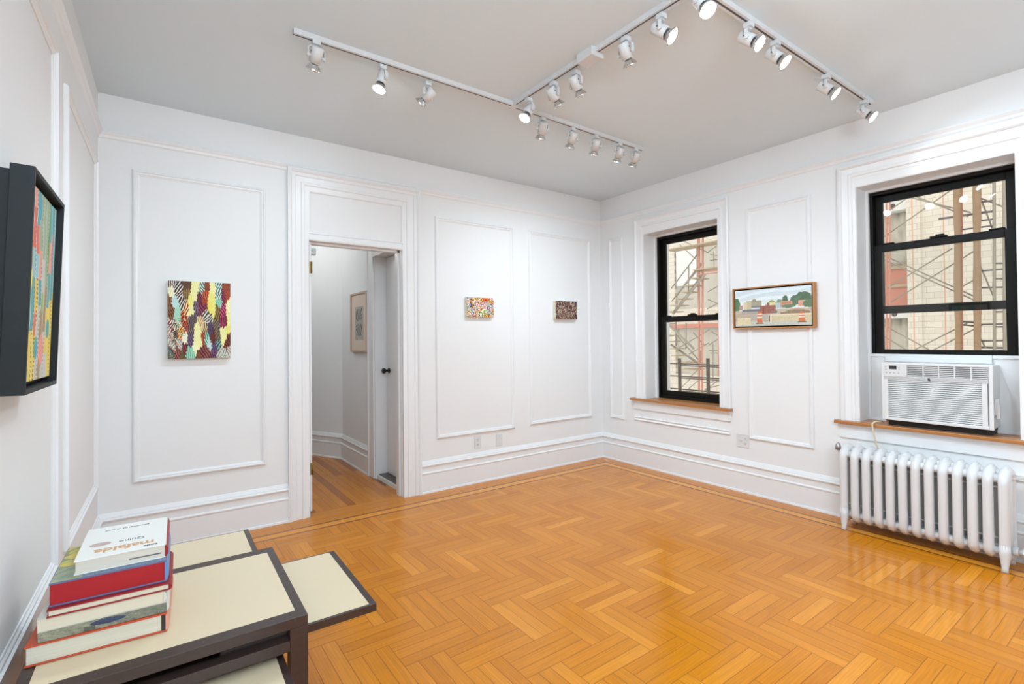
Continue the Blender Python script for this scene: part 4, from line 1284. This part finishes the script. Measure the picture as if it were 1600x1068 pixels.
for (x, z, r) in ((xf + 0.028, 0.508, 0.024), (xf + 0.028, 0.105, 0.022)):
    tube(bm, [(x, ys[0], z), (x, ys[-1], z)], r, 12)
rb('nipple', bm, M['radiator'])
for z in (0.455, 0.170):
    bm = NB(); tube(bm, [(-0.205, ys[0], z), (-0.205, ys[-1], z)], 0.006, 8); rb('tie_rod', bm, M['radiator'])
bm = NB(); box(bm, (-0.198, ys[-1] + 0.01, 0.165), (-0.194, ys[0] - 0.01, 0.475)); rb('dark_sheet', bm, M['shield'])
for y in (ys[0], ys[-1]):
    for x in (xf, xb):
        bm = NB()
        tube(bm, [(x, y, 0.15), (x, y, 0.10), (x, y, 0.06), (x - (0.006 if x == xf else -0.006), y, 0.02), (x - (0.010 if x == xf else -0.010), y, 0.0)], [0.0245, 0.026, 0.021, 0.015, 0.017], 12)
        rb('leg', bm, M['radiator'])
# air vent at the left end
bm = NB()
lathe(bm, [(0, 0.0), (0, 0.018), (0.022, 0.0185), (0.040, 0.013), (0.050, 0.006), (0.053, 0)], (-0.17, -2.435, 0.520), (0, 0, 1), 16)
rb('air_vent', bm, M['steel'])
bm = NB(); tube(bm, [(-0.17, -2.470, 0.498), (-0.17, -2.435, 0.498), (-0.17, -2.435, 0.522)], 0.009, 10); rb('vent_elbow', bm, M['radiator'])
# supply valve at the right end
bm = NB()
tube(bm, [(-0.17, -3.31, 0.105), (-0.17, -3.335, 0.105)], 0.026, 10); tube(bm, [(-0.17, -3.335, 0.105), (-0.17, -3.41, 0.105)], 0.018, 10)
tube(bm, [(-0.17, -3.352, 0.105), (-0.17, -3.378, 0.105)], 0.026, 6, smooth=False)
tube(bm, [(-0.17, -3.40, 0.0), (-0.17, -3.40, 0.20)], 0.022, 12); lathe(bm, [(0, 0.012), (0.02, 0.012), (0.022, 0.03), (0.036, 0.03), (0.04, 0.0)], (-0.17, -3.40, 0.20), (0, 0, 1), 14)
rb('supply_valve', bm, M['radiator'])
bm = NB(); tube(bm, [(-0.12, -3.30, 0.495), (-0.05, -3.33, 0.495), (0.0, -3.35, 0.495)], 0.010, 8); rb('wall_brace', bm, M['radiator'])
bm = NB(); lathe(bm, [(0, 0.0), (0, 0.045), (0.006, 0.045), (0.012, 0.026), (0.012, 0.0)], (-0.17, -3.40, 0.0), (0, 0, 1), 18); rb('floor_flange', bm, M['steel'])

# ------------------------------------------------------------------ air conditioner
ac = empty('air_conditioner', (0.05, -2.94, W2[2]), label='white window air conditioner in the right window above the radiator', cat='air conditioner')
A0 = Vector(ac.location)
def ab(name, bm, mt_, parent=None, **k):
    for v in bm.verts: v.co -= A0
    return build(name, bm, mt_, parent or ac, **k)
ay0, ay1, az0, az1, axf = -3.222, -2.664, 0.752, 1.138, -0.055
bm = NB(); box(bm, (-0.035, ay0 + 0.006, az0 + 0.002), (0.42, ay1 - 0.006, az1 - 0.004)); ab('cabinet', bm, M['plastic'], bevel=0.004)
# front bezel: frame around grille, louvre and panel
bm = NB()
zb1 = az0 + 0.020; zg1 = 1.026; zv0, zv1 = 1.050, 1.122
yc = ay1 - 0.140            # control panel right edge
box(bm, (axf, ay0, az0), (-0.033, ay0 + 0.020, az1)); box(bm, (axf, ay1 - 0.014, az0), (-0.033, ay1, az1))
box(bm, (axf, ay0 + 0.020, az0), (-0.033, ay1 - 0.014, zb1)); box(bm, (axf, ay0 + 0.020, zv1), (-0.033, ay1 - 0.014, az1))
box(bm, (axf, yc, zv0 - 0.006), (-0.033, ay1 - 0.014, zv1)); box(bm, (axf, ay0 + 0.020, zv0 - 0.006), (-0.033, yc, zv0))
ab('front_bezel', bm, M['plastic'], bevel=0.003)
bm = NB(); box(bm, (axf + 0.001, ay0 + 0.020, zg1), (-0.034, ay1 - 0.004, zv0 - 0.006)); ab('accent_band', bm, M['greyplastic'])
bm = NB()
ym = (ay0 + ay1) / 2 + 0.022
lathe(bm, [(0, 0.0), (0, 0.0095), (0.002, 0.0095), (0.002, 0.0)], (axf + 0.001, ym, 1.035), (-1, 0, 0), 20)
lathe(bm, [(0.002, 0.0095), (0.0032, 0.0088), (0.0032, 0.0074), (0.002, 0.0070)], (axf + 0.001, ym, 1.035), (-1, 0, 0), 20, mi=1)
lg = ab('badge', bm, [mat('badge_grey', rgb(128, 128, 130), 0.3), M['chrome']])
mt_ = Matrix.Translation(Vector((axf - 0.0013, ym, 1.0313)) - A0) @ Matrix(((0, 0, -1, 0), (-1, 0, 0, 0), (0, 1, 0, 0), (0, 0, 0, 1)))
text_mesh('monogram', 'GE', 0.0095, mt_, M['chrome'], lg)
# intake grille slats
bm = NB()
ns = 20
for i in range(ns):
    z = zb1 + (zg1 - zb1) * (i + 0.5) / ns
    h_ = (zg1 - zb1) / ns
    v8 = box(bm, (axf + 0.003, ay0 + 0.028, z - h_ * 0.22), (axf + 0.010, ay1 - 0.010, z + h_ * 0.22))
    for v in v8:
        if v.co.x > axf + 0.008: v.co.z += 0.004
for yv in (ay0 + 0.05, ay1 - 0.034):
    box(bm, (axf + 0.006, yv - 0.002, zb1), (axf + 0.014, yv + 0.002, zg1))
box(bm, (axf + 0.002, ay0 + 0.026, zb1), (axf + 0.013, ay0 + 0.050, zg1)); box(bm, (axf + 0.002, ay1 - 0.036, zb1), (axf + 0.013, ay1 - 0.012, zg1))
ab('intake_grille', bm, M['plastic'])
bm = NB(); box(bm, (axf + 0.016, ay0 + 0.03, zb1), (-0.0335, ay1 - 0.012, zg1)); ab('filter', bm, mat('filter_grey', rgb(66, 66, 65), 0.8))
# outlet louvre
bm = NB()
for i in range(6):
    z = zv0 + (zv1 - zv0) * (i + 0.6) / 6.2
    box(bm, (axf + 0.004, ay0 + 0.020, z - 0.0028), (axf + 0.016, yc, z + 0.0028))
for j in range(5):
    yv = ay0 + 0.020 + (yc - ay0 - 0.030) * (j + (0 if j else 0)) / 5 if j else None
    if yv: box(bm, (axf + 0.001, yv - 0.003, zv0), (axf + 0.016, yv + 0.003, zv1))
ab('vent_louvre', bm, M['plastic'])
bm = NB(); box(bm, (axf + 0.018, ay0 + 0.03, zv0), (-0.0335, yc, zv1)); ab('vent_cavity', bm, M['darkslot'])
cp = None
bm = NB(); box(bm, (axf - 0.001, yc + 0.006, zv0), (axf, ay1 - 0.010, zv1 + 0.004)); cp = ab('control_panel', bm, M['white'])
bm = NB(); box(bm, (axf - 0.0025, ay1 - 0.086, 1.094), (axf - 0.001, ay1 - 0.044, 1.119)); ab('display', bm, M['display'], cp)
for (yy, zz) in ((-0.025, 1.112), (-0.025, 1.092), (-0.028, 1.070), (-0.050, 1.070), (-0.072, 1.070), (-0.096, 1.070), (-0.100, 1.108), (-0.100, 1.094)):
    bm = NB(); lathe(bm, [(0, 0.0), (0, 0.0048), (0.0014, 0.0044), (0.0014, 0)], (axf - 0.001, ay1 + yy, zz), (-1, 0, 0), 10); ab('button', bm, M['greyplastic'], cp)
# fixing kit
bm = NB(); box(bm, (0.135, -3.185, az1 - 0.01), (0.194, -2.628, 1.190)); box(bm, (0.128, -3.185, az1 + 0.0), (0.136, -2.628, az1 + 0.030))
ab('top_rail', bm, M['plastic'], bevel=0.002)
for (a, b) in ((-2.628, W2[1] - 0.023), (W2[0] + 0.023, -3.185)):
    bm = NB(); lo, hi = min(a, b), max(a, b)
    box(bm, (0.150, lo, W2[2] + 0.001), (0.182, hi, 1.190)); box(bm, (0.140, lo, W2[2] + 0.001), (0.150, hi, W2[2] + 0.02)); box(bm, (0.140, lo, 1.17), (0.150, hi, 1.186))
    ab('side_panel', bm, M['plastic'], bevel=0.002)
bm = NB(); box(bm, (0.0, ay0 + 0.02, W2[2] + 0.001), (0.30, ay1 - 0.02, az0 + 0.003)); ab('base_pan', bm, M['shadowpan'])
bm = NB(); box(bm, (-0.045, ay1 - 0.018, az0 - 0.008), (0.08, ay1 + 0.004, az0 + 0.001)); ab('foot', bm, M['plastic'])
bm = NB()
cpts = [(0.04, -2.640, W2[2] + 0.012), (-0.02, -2.640, W2[2] + 0.016), (-0.055, -2.620, W2[2] + 0.017), (-0.078, -2.613, W2[2] + 0.004), (-0.079, -2.616, W2[2] - 0.04), (-0.062, -2.626, W2[2] - 0.12), (-0.05, -2.645, W2[2] - 0.20), (-0.045, -2.66, 0.40), (-0.04, -2.70, 0.2)]
tube(bm, cpts, 0.0055, 8); ab('power_cord', bm, M['cream'])
bm = NB(); box(bm, (0.0, ay0 - 0.014, 0.835), (0.036, ay0 + 0.005, 0.935)); box(bm, (-0.006, ay0 - 0.018, 0.815), (0.028, ay0 - 0.003, 0.90))
for v in bm.verts: v.co -= Vector((0.01, ay0 - 0.01, 0.80))
o = build('remote_holder', bm, M['plastic'], bevel=0.003); o.location = (0.01, ay0 - 0.01, 0.80)
tag(o, 'small white remote holder stuck on the right side of the air conditioner', 'holder')

# ------------------------------------------------------------------ table with pull-out leaves
TZ = 0.50
tb = empty('side_table', (-4.037, -2.058, 0), -0.0165, label='dark wood table with cream top and pulled-out leaves in the left corner', cat='table')
hx, hyy = 0.325, 0.301
def tbld(name, bm, mt_, parent=None, **k): return build(name, bm, mt_, parent or tb, **k)
# top: cream panel with dark borders
bm = NB(); box(bm, (-hx + 0.027, -hyy + 0.045, TZ - 0.020), (hx - 0.027, hyy - 0.045, TZ - 0.001)); tbld('top_panel', bm, M['cream'])
for sg in (-1, 1):
    bm = NB()
    y0_, y1_ = (-hyy, -hyy + 0.045) if sg < 0 else (hyy - 0.045, hyy)
    box(bm, (-hx, y0_, TZ - 0.032), (hx, y1_, TZ)); tbld('top_rail', bm, M['darkwood'], bevel=0.0015)
    bm = NB(); x0_, x1_ = (-hx, -hx + 0.027) if sg < 0 else (hx - 0.027, hx)
    box(bm, (x0_, -hyy + 0.045, TZ - 0.030), (x1_, hyy - 0.045, TZ - 0.0005)); tbld('top_edge', bm, M['darkwood'], bevel=0.001)
    bm = NB(); box(bm, (-hx + 0.05, y0_ + 0.002, TZ - 0.096), (hx - 0.05, y1_ - 0.002, TZ - 0.065)); tbld('lower_rail', bm, M['darkwood'], bevel=0.001)
for sx in (-1, 1):
    for sy in (-1, 1):
        bm = NB()
        xa, xb_ = sorted((sx * hx, sx * (hx - 0.050))); ya, yb = sorted((sy * hyy, sy * (hyy - 0.045)))
        box(bm, (xa, ya, 0), (xb_, yb, TZ - 0.0325)); tbld('leg', bm, M['darkwood'], bevel=0.0015)
# inner dark runners (frame the slots)
bm = NB(); box(bm, (-hx + 0.06, -hyy + 0.05, TZ - 0.125), (hx - 0.06, hyy - 0.05, TZ - 0.096)); tbld('inner_frame', bm, M['darkwood'])
def leaf(x0, y0, x1, y1, zt_, th, wl, wr, wf, wb):
    bm = NB()
    box(bm, (x0 + wl, y0 + wf, zt_ - th + 0.003), (x1 - wr, y1 - wb, zt_ - 0.0006))
    o = tbld('leaf', bm, M['cream'])
    bm = NB()
    for (a, b, c, d) in ((x0, y0, x1, y0 + wf), (x0, y1 - wb, x1, y1), (x0, y0 + wf, x0 + wl, y1 - wb), (x1 - wr, y0 + wf, x1, y1 - wb)):
        if c - a > 1e-4 and d - b > 1e-4: box(bm, (a, b, zt_ - th), (c, d, zt_))
    build('edge_band', bm, M['darkwood'], o, bevel=0.0015)
leaf(0.10, -0.256, 0.553, 0.258, 0.443, 0.026, 0.02, 0.022, 0.010, 0.008)     # right
leaf(-0.270, 0.05, 0.285, 0.680, 0.464, 0.019, 0.02, 0.020, 0.010, 0.006)     # back
leaf(-0.262, -0.62, 0.266, -0.08, 0.372, 0.024, 0.02, 0.020, 0.010, 0.010)    # front

# ------------------------------------------------------------------ books on the table
M['bk_orange'] = mat('orange_red_cover', rgb(196, 74, 38), 0.5, vary=0.06)
M['bk_black'] = mat('black_spine', rgb(44, 40, 40), 0.45)
M['bk_salmon'] = mat('salmon_spine', rgb(214, 150, 124), 0.5)
M['bk_red'] = mat('dark_red_cover', rgb(150, 24, 28), 0.45, vary=0.08)
M['bk_redpages'] = mat('red_page_edge', rgb(168, 20, 30), 0.5, vary=0.05, scale=20)
M['bk_blue'] = mat('blue_jacket', rgb(96, 140, 190), 0.4, vary=0.1)
M['bk_violet'] = mat('slate_violet_jacket', rgb(104, 104, 140), 0.45, vary=0.1)
M['bk_white'] = mat('white_cover', rgb(238, 236, 230), 0.35)
M['bk_cream'] = mat('cream_pages', rgb(222, 212, 188), 0.8, vary=0.05, scale=60, stretch=(0.2, 0.2, 10))
M['bk_pale'] = mat('pale_cover', rgb(214, 210, 198), 0.6)
M['pages_stripe'] = mat('striped_page_edge', rgb(212, 204, 184), 0.8, vary=0.22, scale=9, stretch=(0.25, 0.25, 16))
def art_cover(U, V):      # mottled green grey landscape jacket
    r = np.random.default_rng(4).normal(0, 7, U.shape)
    a = np.sin(U * 17 + 3 * np.sin(V * 9)) * np.sin(V * 21 + 2 * np.sin(U * 13))
    base = np.stack([150 + 24 * a, 160 + 20 * a, 132 + 18 * a], -1) + r[..., None]
    q = (V < .62)
    base = np.where(q[..., None], np.stack([140 + 50 * (a > .2), 138 + 44 * (a > .2), 84 + 10 * a], -1) + r[..., None], base)
    k = ((U - .13) / .1) ** 2 + ((V - .30) / .10) ** 2 < 1
    k2 = ((U - .10) / .09) ** 2 + ((V - .55) / .05) ** 2 < 1
    base = np.where((k | k2)[..., None], np.array((212, 190, 84.)), base)
    base = np.where(((U > .25) & (V > .84))[..., None], np.array((112, 132, 156.)) + 2 * r[..., None], base)
    return base
def art_spine(U, V):
    r = np.random.default_rng(6).normal(0, 9, U.shape)
    a = np.sin(U * 41 + 3 * np.sin(V * 5)) * np.sin(V * 7 + 2 * np.sin(U * 23))
    base = np.stack([150 - 26 * U + 16 * a, 148 - 20 * U + 14 * a, 126 - 14 * U + 12 * a], -1) + r[..., None]
    k = ((U - .52) / .14) ** 2 + ((V - .38) / .28) ** 2 < 1
    base = np.where(k[..., None], np.array((62, 70, 98.)) + r[..., None], base)
    base = np.where(((U > .33) & (U < .42) & (V > .5))[..., None], base * 0.7, base)
    return base

def book(loc, rz, w_, d_, h_, label, page, cover, spine, cov=0.003, over=0.004, pages_side='all'):
    """closed book lying flat: local x width (spine on +x), y depth, z thickness; origin at front-left of bottom"""
    root = empty('book', loc, rz, label=label, cat='book', group='books stacked on the table')
    bm = NB(); box(bm, (over, over, cov), (w_ - cov, d_ - over, h_ - cov)); build('page_block', bm, page, root, bevel=0.001)
    bm = NB(); box(bm, (0, 0, 0), (w_, d_, cov)); build('back_cover', bm, cover, root, bevel=0.0008)
    bm = NB(); box(bm, (0, 0, h_ - cov), (w_, d_, h_)); fc = build('front_cover', bm, cover, root, bevel=0.0008)
    bm = NB()
    n_ = 8
    prof = [(w_ - cov, cov * 0.2)] + [(w_ - cov + 0.006 * math.sin(PI * i / n_) + cov, cov * 0.2 + (h_ - cov * 0.4) * i / n_) for i in range(n_ + 1)] + [(w_ - cov, h_ - cov * 0.2)]
    A = [bm.verts.new((x, 0.0005, z)) for x, z in prof]; B = [bm.verts.new((x, d_ - 0.0005, z)) for x, z in prof]
    for i in range(len(prof)):
        j = (i + 1) % len(prof); bm.faces.new((A[i], A[j], B[j], B[i]))
    bm.faces.new(A); bm.faces.new(B)
    build('spine', bm, spine, root)
    return root, fc
z = TZ + 0.0005
B1, _ = book((-4.360, -2.200, z), -0.060, 0.298, 0.300, 0.0520, 'thick book with orange-red covers at the bottom of the stack', M['pages_stripe'], M['bk_orange'], M['bk_salmon'], 0.004, 0.003)
bm = NB(); box(bm, (0.284, 0.0022, 0.004), (0.2945, 0.006, 0.048)); build('headband', bm, M['bk_black'], B1)
z += 0.0525
B2, _ = book((-4.335, -2.196, z), -0.050, 0.272, 0.270, 0.0260, 'book with grey-green picture edge, second from the bottom of the stack', M['pages'], M['bk_pale'], M['bk_pale'], 0.002, 0.002)
painting('picture_edge', B2, (0, -0.0008, 0.0258), (0.272, 0, 0), (0, 0, -0.0255), 160, 24, art_spine, M['print'])
z += 0.0265
B3, _ = book((-4.337, -2.198, z), -0.050, 0.268, 0.265, 0.0345, 'cream-paged book with a pale cover, third from the bottom of the stack', M['bk_cream'], M['bk_pale'], M['bk_pale'], 0.0015, 0.001)
z += 0.0350
B4, _ = book((-4.318, -2.206, z), -0.040, 0.262, 0.262, 0.0195, 'thin dark red hardcover with cream pages below the thick red-edged book', M['bk_cream'], M['bk_red'], M['bk_red'], 0.003, 0.004)
z += 0.0200
B5, f5 = book((-4.315, -2.190, z), -0.040, 0.252, 0.275, 0.0610, 'thick book with red page edges in a blue and green picture jacket', M['bk_redpages'], M['bk_violet'], M['bk_blue'], 0.0045, 0.0015)
painting('jacket_picture', B5, (0.002, 0.273, 0.0614), (0.248, 0, 0), (0, -0.272, 0), 110, 120, art_cover, M['print'])
z += 0.0622
B6, f6 = book((-4.268, -2.172, z), -0.035, 0.204, 0.275, 0.0375, 'white book titled toda mafalda on top of the stack', M['pages'], M['bk_white'], M['bk_red'], 0.0025, 0.003)
# lettering on the white cover, upside down from the camera side
zc = 0.0378
def cover_text(name, body, size, x, y, mt_, bold=0.0):
    mtx = Matrix.Translation((x, y, zc)) @ Matrix.Rotation(PI, 4, 'Z')
    text_mesh(name, body, size, mtx, mt_, B6, 0.0002, bold)
M['ink_orange'] = mat('orange_ink', rgb(214, 164, 112), 0.5)
M['ink_black'] = mat('black_ink', rgb(58, 56, 56), 0.5)
M['ink_pink'] = mat('dusty_pink_ink', rgb(196, 168, 158), 0.5)
cover_text('title_word', 'toda', 0.018, 0.166, 0.026, M['ink_black'], 0.0004)
cover_text('title', 'mafalda', 0.046, 0.105, 0.064, M['ink_orange'], 0.0012)
cover_text('signature', 'Quino', 0.024, 0.118, 0.112, M['ink_black'])
cover_text('publisher', 'EDICIONES DE LA FLOR', 0.0105, 0.100, 0.235, M['ink_black'])
bm = NB()
A = [bm.verts.new((0.045 + 0.025 * math.cos(a), 0.108 + 0.016 * math.sin(a), zc)) for a in np.linspace(0, 2 * PI, 25)[:-1]]
Bv = [bm.verts.new((v.co.x, v.co.y, zc + 0.0003)) for v in A]
for i in range(24): bm.faces.new((A[i], A[(i + 1) % 24], Bv[(i + 1) % 24], Bv[i]))
bm.faces.new(Bv); bm.faces.new(A)
build('badge', bm, M['ink_pink'], B6)
bm = NB(); box(bm, (0.118, 0.0024, 0.012), (0.192, 0.0032, 0.0155)); build('dark_strip', bm, mat('dark_print', rgb(112, 112, 108), 0.6), B6)
